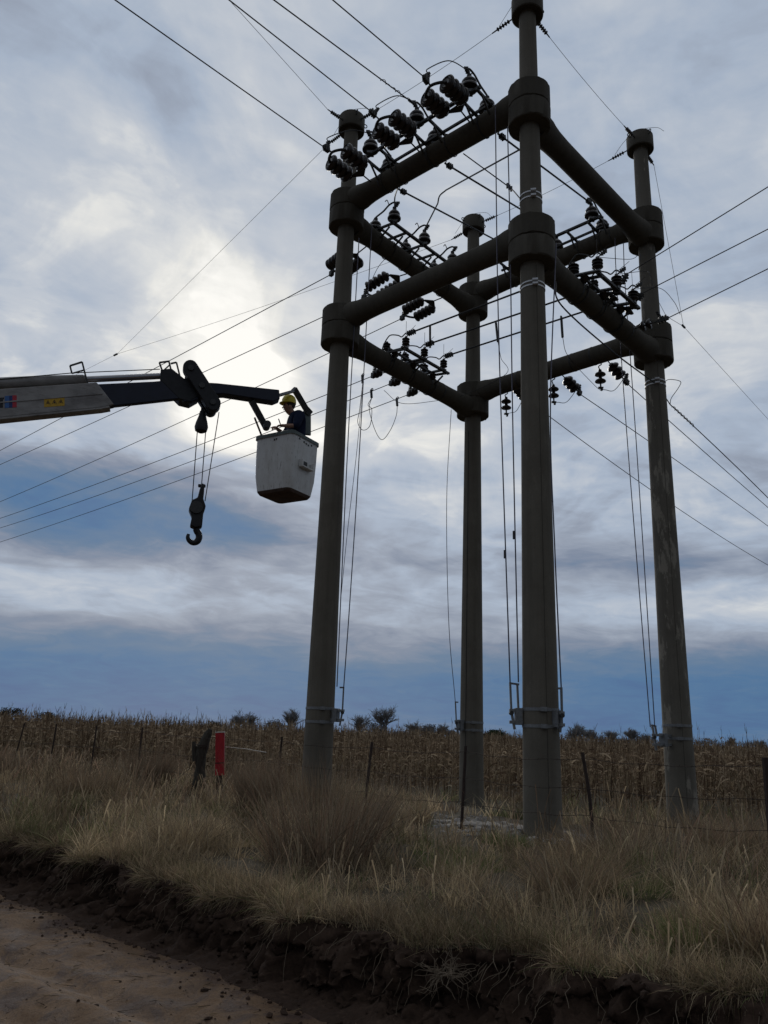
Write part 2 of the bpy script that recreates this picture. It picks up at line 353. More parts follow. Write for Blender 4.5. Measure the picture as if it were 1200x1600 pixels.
def bez(pts, n=20):
    """smooth curve through the points (Catmull-Rom)"""
    P_ = [Vector(p) for p in pts]; P_ = [P_[0] * 2 - P_[1]] + P_ + [P_[-1] * 2 - P_[-2]]; out = []
    seg = len(P_) - 3; per = max(2, n // seg)
    for i in range(seg):
        a, b, c_, d = P_[i:i + 4]
        for k in range(per):
            t = k / per
            out.append(0.5 * ((2 * b) + (c_ - a) * t + (2 * a - 5 * b + 4 * c_ - d) * t * t + (3 * b - a - 3 * c_ + d) * t ** 3))
    out.append(P_[-2]); return out

# value noise for the terrain
_pt = rng.random((256, 256))
def vnoise(x, y):
    xi = np.floor(x).astype(int); yi = np.floor(y).astype(int); fx = x - xi; fy = y - yi
    fx = fx * fx * (3 - 2 * fx); fy = fy * fy * (3 - 2 * fy)
    g = lambda a, b: _pt[a % 256, b % 256]
    return (g(xi, yi) * (1 - fx) + g(xi + 1, yi) * fx) * (1 - fy) + (g(xi, yi + 1) * (1 - fx) + g(xi + 1, yi + 1) * fx) * fy - 0.5
def fbm(x, y, o=4, g=0.5):
    t = 0; a = 1.0
    for i in range(o): t = t + a * vnoise(x * 2 ** i + 17.3 * i, y * 2 ** i + 5.1 * i); a *= g
    return t

# ------------------------------------------------------------------ ground, road, bank
def n_bot(s): s = np.asarray(s, float); return 4.62 + 0.10 * fbm(s * 0.9, s * 0 + 3, 3) + 0.05 * fbm(s * 6, s * 0 + 9, 3)
def n_top(s): s = np.asarray(s, float); return 5.10 + 0.42 / (1 + np.exp(-(s + 2.6) * 2.5)) + 0.30 * fbm(s * 1.1, s * 0 + 21, 4) + 0.22 * fbm(s * 4.0, s * 0 + 31, 4, 0.6)
def z_verge(s, n):
    s = np.asarray(s, float); n = np.asarray(n, float)
    z = np.interp(n, [4.5, 5.2, 7, 11, 13.5, 16, 20, 4000], [0.47, 0.50, 0.56, 0.60, 0.52, 0.38, 0.33, 0.33])
    near = np.clip((40 - np.abs(s + 8)) / 30, 0, 1) * np.clip((30 - n) / 12, 0, 1)
    return z + near * (0.11 * fbm(s * 0.7, n * 0.7, 3) + 0.05 * fbm(s * 3.1, n * 3.1, 3))
def z_road(s, n):
    s = np.asarray(s, float); n = np.asarray(n, float)
    w_ = 0.15 * np.sin(s * 0.5) ; rut = -0.07 * np.exp(-((n - 3.75 + w_) / 0.14) ** 2) - 0.06 * np.exp(-((n - 3.0 + w_) / 0.16) ** 2) - 0.05 * np.exp(-((n - 1.6) / 0.2) ** 2) + 0.045 * np.exp(-((n - 3.38 + w_) / 0.12) ** 2)
    berm = 0.05 * np.exp(-((n - 4.3) / 0.18) ** 2) * (0.5 + fbm(s * 3, n * 3, 3))
    near = np.clip((30 - np.abs(s + 6)) / 10, 0, 1)
    return near * (rut + berm + 0.06 * fbm(s * 0.8, n * 1.2, 3) + 0.022 * fbm(s * 3, n * 6, 5, 0.62))
sv = np.concatenate([[-3000, -1200, -500, -200, -100, -60], np.arange(-45, -13, 0.25), np.arange(-13, 5.0, 0.03), np.arange(5.0, 15, 0.25), [20, 40, 100, 300, 1000, 3000]])
def sheet(name, S_, N_, Z_, m, kind='structure'):
    a, b = S_.shape; x = S_ * ER.x + N_ * NR.x; y = S_ * ER.y + N_ * NR.y
    v = np.stack([x, y, Z_], -1).reshape(-1, 3); i = np.arange(a * b).reshape(a, b)
    f = np.stack([i[:-1, :-1], i[1:, :-1], i[1:, 1:], i[:-1, 1:]], -1)
    o = raw_mesh(name, v, f, 4, m, smooth=True); tag(o, kind=kind); return o
nb, ntp = n_bot(sv), n_top(sv)
# road
tt = np.concatenate([np.linspace(0, 0.30, 6, endpoint=False), 1 - np.linspace(1, 0, 190) ** 1.0 * 0.7]); lo = -5.5
Nr = lo + (nb[:, None] - lo) * tt[None]; Sr = np.repeat(sv[:, None], len(tt), 1); Zr = z_road(Sr, Nr)
sheet('road', Sr, Nr, Zr, M['road'])
# bank
vv = np.linspace(0, 1, 34); Sb = np.repeat(sv[:, None], len(vv), 1)
prof_n = np.interp(vv, [0, 0.15, 0.35, 0.75, 0.9, 1.0], [0, 0.40, 0.62, 0.80, 0.90, 1.0])
prof_z = np.interp(vv, [0, 0.15, 0.35, 0.75, 0.9, 1.0], [0, 0.07, 0.25, 0.82, 0.97, 1.0])
Nb = nb[:, None] + (ntp - nb)[:, None] * prof_n[None]
zb0 = z_road(sv, nb); zb1 = z_verge(sv, ntp); Zb = zb0[:, None] + (zb1 - zb0)[:, None] * prof_z[None]
env = np.sin(np.pi * vv)[None] ** 0.7; VV = np.repeat(vv[None], len(sv), 0)
Nb = Nb + env * (0.26 * fbm(Sb * 2.6, VV * 2.0 + 40, 5, 0.62) + 0.16 * fbm(Sb * 9, VV * 8 + 60, 4, 0.65)); Zb = Zb + env * 0.12 * fbm(Sb * 8, VV * 7 + 80, 4, 0.65)
sheet('earth_bank', Sb, Nb, Zb, M['bank'])
# verge and field
nn = np.concatenate([np.linspace(0, 1, 70) ** 1.15 * 9, np.arange(9.3, 26, 0.5), [30, 40, 60, 100, 200, 500, 1500, 4000]])
Sg = np.repeat(sv[:, None], len(nn), 1); Ng = ntp[:, None] * np.clip(1 - nn / 12, 0, 1)[None] + 5.2 * np.clip(nn / 12, 0, 1)[None] + nn[None]
sheet('ground', Sg, Ng, z_verge(Sg, Ng), M['verge'])
g = MB(); a = [sn(-3000, -5.5), sn(3000, -5.5), sn(3000, -3000), sn(-3000, -3000)]
g.v += a; g.f.append((0, 1, 2, 3)); tag(g.build('verge_across_road', M['verge'], smooth=False), kind='structure')
def zg(p):
    s = p.x * ER.x + p.y * ER.y; n = p.x * NR.x + p.y * NR.y; return float(z_verge(s, n))
def ground_at(px, n_):                                              # on the verge at distance n_ from the road line, under image column px
    r = ray(px, 1150); k = n_ / (r.x * NR.x + r.y * NR.y); p = CAM + r * k; p.z = zg(p); return p

# ------------------------------------------------------------------ portal structure
BASEZ = {k: zg(POLE[k]) for k in POLE}
def pr(z): return max(0.16, 0.302 - 0.0082 * (z - 0.5))              # pole radius by height
PLABEL = {'C': 'thick front concrete pole nearest the road, its head cut by the top of the picture',
          'A': 'left concrete pole, dark, beside the white crane bucket, rising out of the tall dry tussock',
          'B': 'rear concrete pole, slimmest looking of the four, seen between the left and front poles',
          'D': 'right concrete pole with pale peeling patches on its shaft, standing in the weeds'}
def ringband(mb, c, r, h=0.05, t=0.012): mb.lathe([(r, -h / 2), (r + t, -h / 2), (r + t, h / 2), (r, h / 2)], c, (0, 0, 1), 28)
for k in 'ABCD':
    p = POLE[k]; t = thing('concrete_pole', PLABEL[k], 'utility pole', (p.x, p.y, BASEZ[k]), 'concrete poles of the portal')
    mb = MB(); zs = np.concatenate([[BASEZ[k] - 0.6], np.linspace(0.6, ZT - 0.15, 26)])
    mb.tube([Vector((p.x, p.y, z)) for z in zs], [pr(z) for z in zs], 36)
    if k in 'CD':
        d = (CAM - p); d.z = 0; d.normalize(); d = (d + Vector((-d.y, d.x, 0)) * 0.35).normalized(); MB().tube([Vector((p.x, p.y, z)) + d * (pr(z) - 0.002) for z in np.linspace(BASEZ[k], ZL - 0.6, 20)], 0.006, 5).build('mould_seam', M['concrete_dark'], t)
    mb.build('shaft', M['concrete_patchy'] if k == 'D' else M['concrete'], t)
    cp = MB(); cp.lathe([(0.17, -0.17), (0.24, -0.19), (0.31, -0.21), (0.326, -0.19), (0.326, 0.19), (0.31, 0.215), (0.20, 0.225), (0.0, 0.225)], (p.x, p.y, ZT), (0, 0, 1), 36)
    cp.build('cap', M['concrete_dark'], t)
    for a in (0.4, 2.0, 3.6, 5.1):
        d = Vector((math.cos(a), math.sin(a), 0)); MB().torus(p + d * 0.36 + Vector((0, 0, ZT + 0.12)), Vector((-d.y, d.x, 0)), 0.05, 0.012, 14, 6).build('eye_bolt', M['darksteel'], t)
    def band(py, px=None, m=None, h=0.05):
        r_ = ray({'A': 500, 'B': 738, 'C': 845, 'D': 1060}[k], py); z = CAM.z + r_.z * p.y / r_.y
        b = MB(); ringband(b, (p.x, p.y, z), pr(z) - 0.002, h); d = (CAM - p); d.z = 0; d.normalize(); x = Vector((-d.y, d.x, 0))
        b.box(p + d * (pr(z) + 0.03) + x * 0.05 + Vector((0, 0, z - p.z)), (0.10, 0.06, h * 1.3), (x, d, Vector((0, 0, 1))))
        b.build('steel_band' if m is None else 'pale_strap', m or M['galv'], t)
    for py in {'A': (1107, 1128), 'B': (1129, 1141), 'C': (1109, 1135), 'D': (1134, 1154)}[k]: band(py)
    if k == 'C':
        for py in (310, 318, 449, 455): band(py, m=M['strap'], h=0.028)
    if k == 'D':
        for py in (600, 606): band(py, m=M['strap'], h=0.026)
    # earth wire clipped down the shaft
    if k != 'B': continue
    a_ = {'A': -1.2, 'B': -2.2, 'C': -1.75, 'D': -1.9}[k]; d = Vector((math.cos(a_), math.sin(a_), 0))
    MB().tube([Vector((p.x, p.y, z)) + d * (pr(z) + 0.006) for z in np.linspace(BASEZ[k], ZL - 1.0, 14)], 0.006, 6).build('earth_wire', M['cable'], t)

BEAMLAB = {('A', 'C', 1): 'upper front-left concrete crossbeam carrying three switches between the left and front poles',
           ('C', 'D', 1): 'bare upper right concrete crossbeam running from the front pole to the right pole',
           ('A', 'B', 1): 'upper rear-left concrete crossbeam from left pole to rear pole, with a switch rail alongside',
           ('B', 'D', 1): 'upper rear-right concrete crossbeam from rear pole to right pole, post insulators on top',
           ('A', 'C', 0): 'lower front-left concrete crossbeam between the left and front poles, plain with nothing mounted on it',
           ('C', 'D', 0): 'lower right concrete crossbeam from front pole to right pole with clamp bands and cutouts',
           ('A', 'B', 0): 'lower rear-left concrete crossbeam from left pole to rear pole with small cutout switches',
           ('B', 'D', 0): 'lower rear-right concrete crossbeam between rear and right poles with disc insulators hanging beneath'}
def beam(a, b, lvl):
    zc = (ZU if lvl else ZL) + (0.17 if (a + b) in ('AC', 'BD') else -0.28)
    A, B_ = POLE[a], POLE[b]; pa = Vector((A.x, A.y, zc)); pb = Vector((B_.x, B_.y, zc)); e = (pb - pa).normalized(); Ln = (pb - pa).length
    t = thing('concrete_crossbeam', BEAMLAB[(a, b, lvl)], 'crossbeam', pa, 'concrete crossbeams of the portal')
    rc = 0.415 if lvl else 0.44; ts = [0.25, 0.50, 0.62, 0.80, 1.1] + list(np.linspace(1.3, Ln - 1.3, 6)) + [Ln - 1.1, Ln - 0.80, Ln - 0.62, Ln - 0.5, Ln - 0.25]
    rs = [0.30, 0.285, 0.262, 0.243, 0.232] + [0.230] * 6 + [0.232, 0.243, 0.262, 0.285, 0.30]
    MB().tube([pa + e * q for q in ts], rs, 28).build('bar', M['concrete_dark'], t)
    hh = 0.2235
    for p_ in (pa, pb):
        ri = pr(zc) - 0.01; pf = [(ri, -hh), (rc - 0.02, -hh), (rc, -hh + 0.02), (rc, hh - 0.02), (rc - 0.02, hh), (ri, hh)]
        cl_ = MB().lathe(pf, p_, (0, 0, 1), 44); cl_.v = [v + Vector((v.x - p_.x, v.y - p_.y, 0)) * float(rng.normal(0, 0.007)) + Vector((0, 0, float(rng.normal(0, 0.004)))) for v in cl_.v]
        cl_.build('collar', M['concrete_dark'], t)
    if (a, b, lvl) in (('C', 'D', 0), ('A', 'B', 0), ('B', 'D', 0), ('A', 'C', 1)):
        for q in ((1.55, 2.35, 3.15, 3.7) if lvl == 0 else (1.2, 2.6, 4.0)):
            MB().lathe([(0.229, -0.02), (0.236, -0.02), (0.236, 0.02), (0.229, 0.02)], pa + e * q, e, 24).build('clamp_band', M['darksteel'], t)
    return zc
ZB = {}
for lv in (1, 0):
    for ab in ('AC', 'CD', 'AB', 'BD'): ZB[ab, lv] = beam(ab[0], ab[1], lv)
def beam_surf(ab, lv, p, r=0.236):                                   # nearest point on the skin of a beam
    A = POLE[ab[0]]; e = (POLE[ab[1]] - A).normalized(); q = Vector((p.x, p.y, 0)) - Vector((A.x, A.y, 0)); c_ = Vector((A.x, A.y, 0)) + e * q.dot(e); c_.z = ZB[ab, lv]
    d = p - c_; d -= e * d.dot(e); return c_ + d.normalized() * r

# ------------------------------------------------------------------ insulators and switches
DISC = [(0.02, -0.078), (0.050, -0.072), (0.056, -0.045), (0.075, -0.038), (0.112, -0.016), (0.132, 0.012), (0.134, 0.034), (0.118, 0.046), (0.108, 0.036), (0.098, 0.056), (0.078, 0.040), (0.062, 0.058), (0.025, 0.050), (0.018, 0.078)]
def disc(parent, c, axis, k=1.0, m='porcelain'):
    MB().lathe([(r * k, h * k) for r, h in DISC], c, axis, 22).build('disc', M[m], parent, ang=60)
def plate(mb, apex, dirn, side, ln, w, th=0.016):
    """triangular yoke plate, apex first"""
    dirn = dirn.normalized(); nrm = dirn.cross(side).normalized() * th
    mb.prism([apex - dirn * 0.04 - side * 0.03 - nrm / 2, apex + dirn * ln - side * w - nrm / 2, apex + dirn * (ln + 0.05) - side * w - nrm / 2,
              apex + dirn * (ln + 0.05) + side * w - nrm / 2, apex + dirn * ln + side * w - nrm / 2, apex - dirn * 0.04 + side * 0.03 - nrm / 2], nrm)
def clamp(parent, p, q, m='darksteel'):
    """dead-end clamp lying from p (insulator side) to q (line side), with a bolted jumper tongue rising behind"""
    b = MB(); d = (q - p).normalized(); x, y, z = frame(d)
    if y.z < 0: y = -y
    b.tube([p, p + (q - p) * 0.4], 0.016, 8); b.bar(p + (q - p) * 0.35, q, 0.05, 0.075)
    for f in (0.45, 0.62, 0.8): b.bar(p + (q - p) * f - y * 0.06, p + (q - p) * f + y * 0.075, 0.09, 0.035)
    t0 = p + (q - p) * 0.55; b.tube([t0, t0 + y * 0.10 - d * 0.02, t0 + y * 0.20 - d * 0.06], [0.028, 0.03, 0.022], 8)
    for f in (0.10, 0.15, 0.20): b.box(t0 + y * f - d * 0.3 * f, (0.10, 0.02, 0.055), (x, y, d))
    b.build('dead_end_clamp', M[m], parent); return t0 + y * 0.20 - d * 0.06
def strain_pair(label, group, att, inner, outer, tip, side, nd_=4, sep=0.26, k=1.42):
    """att on the beam, inner and outer yoke apexes, tip at the conductor"""
    t = thing('strain_insulator', label, 'insulator', att, group)
    MB().tube([att, att + (inner - att) * 0.5, inner], 0.016, 8).build('link', M['darksteel'], t)
    d = (outer - inner).normalized(); side = (side - d * side.dot(d)).normalized()
    y1 = MB(); plate(y1, inner, d, side, 0.10, sep * 0.9); y1.build('yoke_plate', M['darksteel'], t, smooth=False)
    y2 = MB(); y2.tube(bez([outer - d * 0.19 - side * sep, outer - d * 0.09 - side * sep * 0.85, outer, outer - d * 0.09 + side * sep * 0.85, outer - d * 0.19 + side * sep], 24), 0.03, 8); y2.build('yoke_bar', M['darksteel'], t)
    a, b = inner + d * 0.15, outer - d * 0.15; Ln = (b - a).length
    for sg in (-1, 1):
        o = side * (sg * sep)
        st = MB().tube([a + o, b + o], 0.014, 8).build('string_pin', M['darksteel'], t)
        for i in range(nd_): disc(t, a + o + d * (Ln * (i + 0.5) / nd_), d, k)
    jp = clamp(t, outer, tip); return t, jp
def strain_single(label, group, att, tip, nd_=2, k=0.8, lk=0.08):
    t = thing('strain_insulator', label, 'insulator', att, group); d = (tip - att).normalized(); Ln = (tip - att).length
    MB().tube([att, tip], 0.013, 8).build('string_pin', M['darksteel'], t)
    for i in range(nd_): disc(t, att + d * (lk + 0.11 * k + 0.16 * k * i), d, k)
    return clamp(t, att + d * (lk + 0.16 * k * nd_ + 0.03), tip)
def post_profile(h, r):
    return [(0.05, 0), (0.06, 0.03), (r * 0.55, 0.05), (r * 0.72, 0.12 * h), (r, 0.16 * h), (r * 1.02, 0.24 * h), (r * 0.92, 0.36 * h), (r * 0.74, 0.42 * h), (r * 0.84, 0.50 * h), (r * 0.86, 0.60 * h),
            (r * 0.72, 0.72 * h), (r * 0.50, 0.82 * h), (r * 0.40, 0.90 * h), (0.045, 0.93 * h), (0.045, h)]
def post(parent, base, h=0.36, r=0.145, axis=Vector((0, 0, 1))):
    i = MB().lathe(post_profile(h, r), base, axis, 22).build('post_insulator', M['porcelain'], parent, ang=60)
    MB().lathe([(0.03, 0), (0.05, 0.005), (0.05, 0.05), (0.03, 0.06)], base + axis * h, axis, 12).build('terminal', M['darksteel'], i)
    return base + axis * (h + 0.05)
def switch(label, group, b1, b2, h=0.36, r=0.185, arch=0.16, spur=None, axis=Vector((0, 0, 1))):
    """two posts joined by an arched contact blade; b1 outer foot, b2 inner foot"""
    t = thing('disconnector_switch', label, 'switch', b1, group)
    for b_ in (b1, b2): MB().box(b_ - axis * 0.03, (0.16, 0.16, 0.06)).build('foot_plate', M['galv'], t, smooth=False)
    t1 = post(t, b1, h, r, axis); t2 = post(t, b2, h, r, axis); mid = (t1 + t2) / 2
    x = (t2 - t1); bl = MB(); bl.tube(bez([t1 - x * 0.12, t1 + axis * arch * 0.9 - x * 0.02, mid - x * 0.22 + axis * arch * 1.05, mid + x * 0.1 + axis * arch * 0.5, t2 + axis * 0.03, t2 + x * 0.16 - axis * 0.05], 30), 0.022, 8)
    bl.build('contact_blade', M['darksteel'], t)
    sp = MB(); x1 = x.normalized(); sd_ = axis.cross(x1)
    sp.tube([t1, t1 + axis * 0.05 - x1 * 0.1], 0.03, 8); sp.tube(bez([mid - x * 0.2 + axis * arch, mid - x * 0.2 + axis * (arch + 0.10) + sd_ * 0.08, mid - x * 0.2 + axis * (arch + 0.02) + sd_ * 0.15], 10), 0.012, 6)
    for q in (0.02, 0.05, 0.08): sp.box(t1 + axis * q - x1 * (0.03 + q), (0.09, 0.02, 0.06))
    sp.build('arc_horn', M['darksteel'], t); return t1, t2
def cutout(label, group, b1, b2, h=0.28, r=0.095):
    """small drop-out cutout: two ribbed posts, curved arcing horns and antenna whiskers"""
    t = thing('cutout_switch', label, 'switch', b1, group); x = b2 - b1; x1 = x.normalized(); zz_ = Vector((0, 0, 1))
    f = MB(); f.bar(b1 - zz_ * 0.015 - x1 * 0.06, b2 - zz_ * 0.015 + x1 * 0.06, 0.10, 0.03); f.build('foot_plate', M['galv'], t)
    tops = []
    for b in (b1, b2):
        pf = [(0.035, 0), (0.04, 0.03)]
        for i in range(3): z0 = 0.05 + i * 0.068; pf += [(r * 0.5, z0), (r, z0 + 0.02), (r, z0 + 0.03), (r * 0.5, z0 + 0.045)]
        pf += [(0.035, h - 0.02), (0.035, h)]; MB().lathe(pf, b, zz_, 18).build('post_insulator', M['porcelain'], t, ang=60); tops.append(b + zz_ * h)
    mid = b1 + x * 0.55 - zz_ * 0.22
    pf = [(0.03, 0), (0.05, 0.02), (0.085, 0.06), (0.05, 0.09), (0.085, 0.13), (0.04, 0.17), (0.03, 0.20)]; MB().lathe(pf, mid, zz_, 16).build('lower_insulator', M['porcelain'], t, ang=60)
    hn = MB(); t1, t2 = tops
    hn.tube(bez([t1 - x1 * 0.10 + zz_ * 0.02, t1 + zz_ * 0.10, t1 + x * 0.22 + zz_ * 0.03, t1 + x * 0.42 + zz_ * 0.10, t2 - x * 0.2 + zz_ * 0.16, t2 + zz_ * 0.09, t2 + x1 * 0.13 - zz_ * 0.10, t2 + x1 * 0.15 - zz_ * 0.28], 36), 0.015, 7)
    hn.tube([t1 - x1 * 0.02, t1 - x1 * 0.20 + zz_ * 0.10], 0.014, 7)
    for q in (0.11, 0.15, 0.19): hn.box(t1 - x1 * q + zz_ * (q * 0.5), (0.05, 0.02, 0.08))
    hn.build('contact_horn', M['darksteel'], t)
    wk = MB(); wk.tube([t1, t1 + zz_ * 0.42], 0.005, 5); wk.tube([t1 + zz_ * 0.05, t1 - x1 * 0.30 + zz_ * 0.24], 0.005, 5); wk.build('whisker_rod', M['wire'], t)
    return t1, t2
def rail_frame(label, a, b, lv, off, z, t0, t1, arms, group='switch rails on the crossbeams'):
    """two steel channels alongside a beam, carried by outrigger arms clamped over its top"""
    t = thing('switch_rail', label, 'steel rail', on_beam(a, b, (t0 + t1) / 2, off, z), group); sg = 1 if off > 0 else -1; zb = ZB[a + b, lv]; top = zb + 0.236
    MB().bar(on_beam(a, b, t0, off, z), on_beam(a, b, t1, off, z), 0.075, 0.05).build('channel', M['darksteel'], t, smooth=False)
    MB().bar(on_beam(a, b, t0, sg * 0.16, top + 0.05), on_beam(a, b, t1, sg * 0.16, top + 0.05), 0.05, 0.05).build('channel', M['darksteel'], t, smooth=False)
    for q in arms:
        am = MB(); am.bar(on_beam(a, b, q, off + sg * 0.06, z - 0.055), on_beam(a, b, q, -sg * 0.05, top + 0.015), 0.05, 0.05)
        am.bar(on_beam(a, b, q + 0.02, off * 0.85, z - 0.08), on_beam(a, b, q + 0.02, sg * 0.24, zb - 0.04), 0.035, 0.03)
        am.build('outrigger_arm', M['darksteel'], t, smooth=False)
        ub = MB(); e = (POLE[b] - POLE[a]).normalized(); ub.torus(on_beam(a, b, q + 0.09, 0, zb), e, 0.243, 0.011, 28, 6); ub.build('u_bolt', M['darksteel'], t)
    return t

# upper front-left beam (A-C): rail outside, three big switches, three double strain strings
rail_frame('steel switch rail on the outer side of the upper front-left crossbeam', 'A', 'C', 1, -0.62, 14.63, 1.15, 4.35, (1.2, 1.65, 2.55, 3.05, 3.9, 4.3))
AT = (1.32, 2.68, 4.08); ACtop = []
ALAB = ('big brown-black disconnector switch of the upper front-left crossbeam, the one nearest the left pole',
        'big brown-black disconnector switch in the middle of the upper front-left crossbeam',
        'big brown-black disconnector switch of the upper front-left crossbeam, highest, nearest the front pole')
for i, tq in enumerate(AT):
    ACtop.append(switch(ALAB[i], 'disconnector switches on the upper front-left crossbeam', on_beam('A', 'C', tq, -0.62, 14.69), on_beam('A', 'C', tq, 0.02, 14.60)))
eAC = ER
SLAB = ('double string of dark disc insulators overlapping the left pole, holding the lowest upper-left conductor',
        'double string of dark disc insulators in the middle of the upper front-left crossbeam row',
        'double string of dark discs nearest the front pole, highest on the upper front-left crossbeam')
WLAB = ('lowest overhead conductor from the top left, ending at the string over the left pole',
        'overhead conductor from the top left ending at the middle double string',
        'overhead conductor from the top edge ending at the double string nearest the front pole')
def poly_wire(name, label, cat, pts, r, m, group=None, n=60, seg=6):
    t = MB().tube(bez(pts, n), r, seg).build(name, M[m]); return tag(t, label, cat, group)
def straight_sag(S_, pts, ext=1.0, m=40):
    """parabola in the upright plane through S_ and the last point, passing S_ and the given points, stretched by ext"""
    E_ = pts[-1]; d = Vector((E_.x - S_.x, E_.y - S_.y, 0)); Lh = d.length; d.normalize()
    us = [0.0] + [(Vector((p.x - S_.x, p.y - S_.y, 0))).dot(d) for p in pts]; zs = [S_.z] + [p.z for p in pts]
    co = np.polyfit(us, zs, min(2, len(us) - 1)); co[-1] += S_.z - np.polyval(co, 0)
    return [Vector((S_.x, S_.y, 0)) + d * u + Vector((0, 0, float(np.polyval(co, u)))) for u in np.linspace(0, Lh * ext, m)]
def plane_pts(S_, dirn, px):
    """points where lines of sight meet the upright plane through S_ along dirn"""
    dirn = Vector((dirn.x, dirn.y, 0)).normalized(); n = Vector((-dirn.y, dirn.x, 0)); out = []
    for q in px:
        r = ray(*q); k = (S_ - CAM).dot(n) / r.dot(n); out.append(CAM + r * k)
    return out
EB = (POLE['B'] - POLE['A']).normalized()                            # from the road side to the field side
for i, (cl, ou, inn, far) in enumerate([((505, 229), (519, 238), (566, 273), (180, 0)), ((577, 172), (593, 187), (641, 222), (358, 0)), ((661, 119), (673, 134), (719, 172), (520, 0))]):
    tip = H(*cl, 'A', 'C', -1.72); outer = H(*ou, 'A', 'C', -1.42); inner = H(*inn, 'A', 'C', -0.52); att = beam_surf('AC', 1, inner + EB * 0.2)
    t_, jp = strain_pair(SLAB[i], 'double disc strings on the upper front-left crossbeam', att, inner, outer, tip, eAC)
    pts = plane_pts(tip, -EB, [far]); w = straight_sag(tip, [pts[0]], 2.2)
    tag(MB().tube(w, 0.0125, 6).build('overhead_conductor', M['wire']), WLAB[i], 'power line', 'conductors from the top left')
    hi = ACtop[i][0]; mid = (jp + hi) / 2 + Vector((0, 0, 0.34 if i != 0 else 0.25))
    poly_wire('jumper_wire', ('short jumper loop joining the lowest upper-left conductor to its switch', 'arched jumper wire above the middle double string', 'tall arched jumper wire above the string nearest the front pole')[i], 'wire',
              [jp, jp + Vector((0, 0, 0.12)), mid, hi + Vector((-0.03, 0, 0.10)), hi], 0.011, 'cable', 'jumpers on the upper front-left crossbeam')
# thick spiral-wrapped conductor to the middle switch
tip = ACtop[1][0] + Vector((-0.02, -0.02, 0.06)); pts = plane_pts(tip, -EB, [(428, 0)])
tw = thing('wrapped_conductor', 'thick conductor from the top edge with a spiral wrap, ending on the middle switch', 'power line', tip)
w = straight_sag(tip, [pts[0]], 2.2); MB().tube(w, 0.0135, 6).build('cable', M['wire'], tw)
d = (w[1] - w[0]).normalized(); x, y, _ = frame(d)
MB().tube([tip + d * (0.1 + 1.1 * i / 80) + (x * math.cos(i * 0.55) + y * math.sin(i * 0.55)) * (0.02 + 0.012 * math.sin(i * .2)) for i in range(81)], 0.007, 5).build('spiral_wrap', M['wire'], tw)
MB().tube([tip, tip + d * 0.25], 0.03, 8).build('end_clamp', M['darksteel'], tw)

# upper rear-left beam (A-B): rail inside, three switches, double strings outside
rail_frame('steel switch rail on the inner side of the upper rear-left crossbeam', 'A', 'B', 1, -0.62, 14.07, 0.85, 3.75, (0.95, 1.45, 2.1, 2.6, 3.3, 3.7))
ABtop = []
for i, tq in enumerate((1.02, 2.2, 3.4)):
    ABtop.append(switch(('disconnector switch on the upper rear-left crossbeam, beside the left pole collar', 'disconnector switch on the upper rear-left crossbeam under the bent pipe end', 'disconnector switch of the upper rear-left crossbeam half hidden behind the lower front-left crossbeam')[i],
                        'disconnector switches on the upper rear-left crossbeam', on_beam('A', 'B', tq, -0.62, 14.13), on_beam('A', 'B', tq, 0.0, ZB['AB', 1] + 0.26), 0.34, 0.165))
LL = [[(515, 430), (277, 557), (0, 704)], [(565, 467), (208, 632), (0, 726)], [(625, 499), (303, 650), (0, 784)]]
for i, q in enumerate(LL):
    tip = H(*q[0], 'A', 'B', 1.72); inn = [(556, 398), (622, 432), (676, 471)][i]
    inner = H(*inn, 'A', 'B', 0.50); outer = inner + (tip - inner) * 0.80; att = beam_surf('AB', 1, inner + ER * 0.2 + Vector((0, 0, -0.1)))
    t_, jp = strain_pair(('double disc string of the upper rear-left crossbeam, half hidden behind the left pole', 'double disc string hanging off the upper rear-left crossbeam just above the lower front-left crossbeam', 'double disc string seen just below the lower front-left crossbeam, tied to the upper rear-left crossbeam')[i],
                         'double disc strings on the upper rear-left crossbeam', att, inner, outer, tip, EB, 5, 0.25, 1.12)
    w = straight_sag(tip, plane_pts(tip, -ER, q[1:]), 1.5)
    tag(MB().tube(w, 0.012, 6).build('overhead_conductor', M['wire']), ('line running off left behind the boom from the string behind the left pole', 'line running off left from the double string above the lower front-left crossbeam', 'line running off left from the double string below the lower front-left crossbeam')[i], 'power line', 'upper circuit conductors going left')
    tgt = ABtop[i][1]
    poly_wire('jumper_wire', ('jumper wire from the string behind the left pole up to its switch', 'thin jumper looping from the string above the lower front-left crossbeam up over the rear-left crossbeam', 'jumper from the string below the lower front-left crossbeam up to the hidden switch')[i], 'wire',
              [jp, jp + Vector((0, 0, 0.2)) + ER * 0.2, (jp + tgt) / 2 - ER * 0.15 + Vector((0, 0, 0.15)), tgt], 0.008, 'cable', 'jumpers on the upper rear-left crossbeam')

# upper rear-right beam (B-D)
rail_frame('steel switch rail on the inner side of the upper rear-right crossbeam', 'B', 'D', 1, -0.52, 14.62, 1.1, 4.35, (1.3, 2.2, 2.75, 3.4, 4.0, 4.3))
BDtop = []
for i, tq in enumerate((1.40, 2.75, 4.08)):
    BDtop.append(switch(('disconnector switch on the upper rear-right crossbeam nearest the rear pole, behind the front pole', 'disconnector switch on the upper rear-right crossbeam just right of the front pole collar', 'disconnector switch on the upper rear-right crossbeam under the bare right crossbeam')[i],
                        'disconnector switches on the upper rear-right crossbeam', on_beam('B', 'D', tq, -0.52, 14.68), on_beam('B', 'D', tq, 0.02, 14.60), 0.36, 0.175))
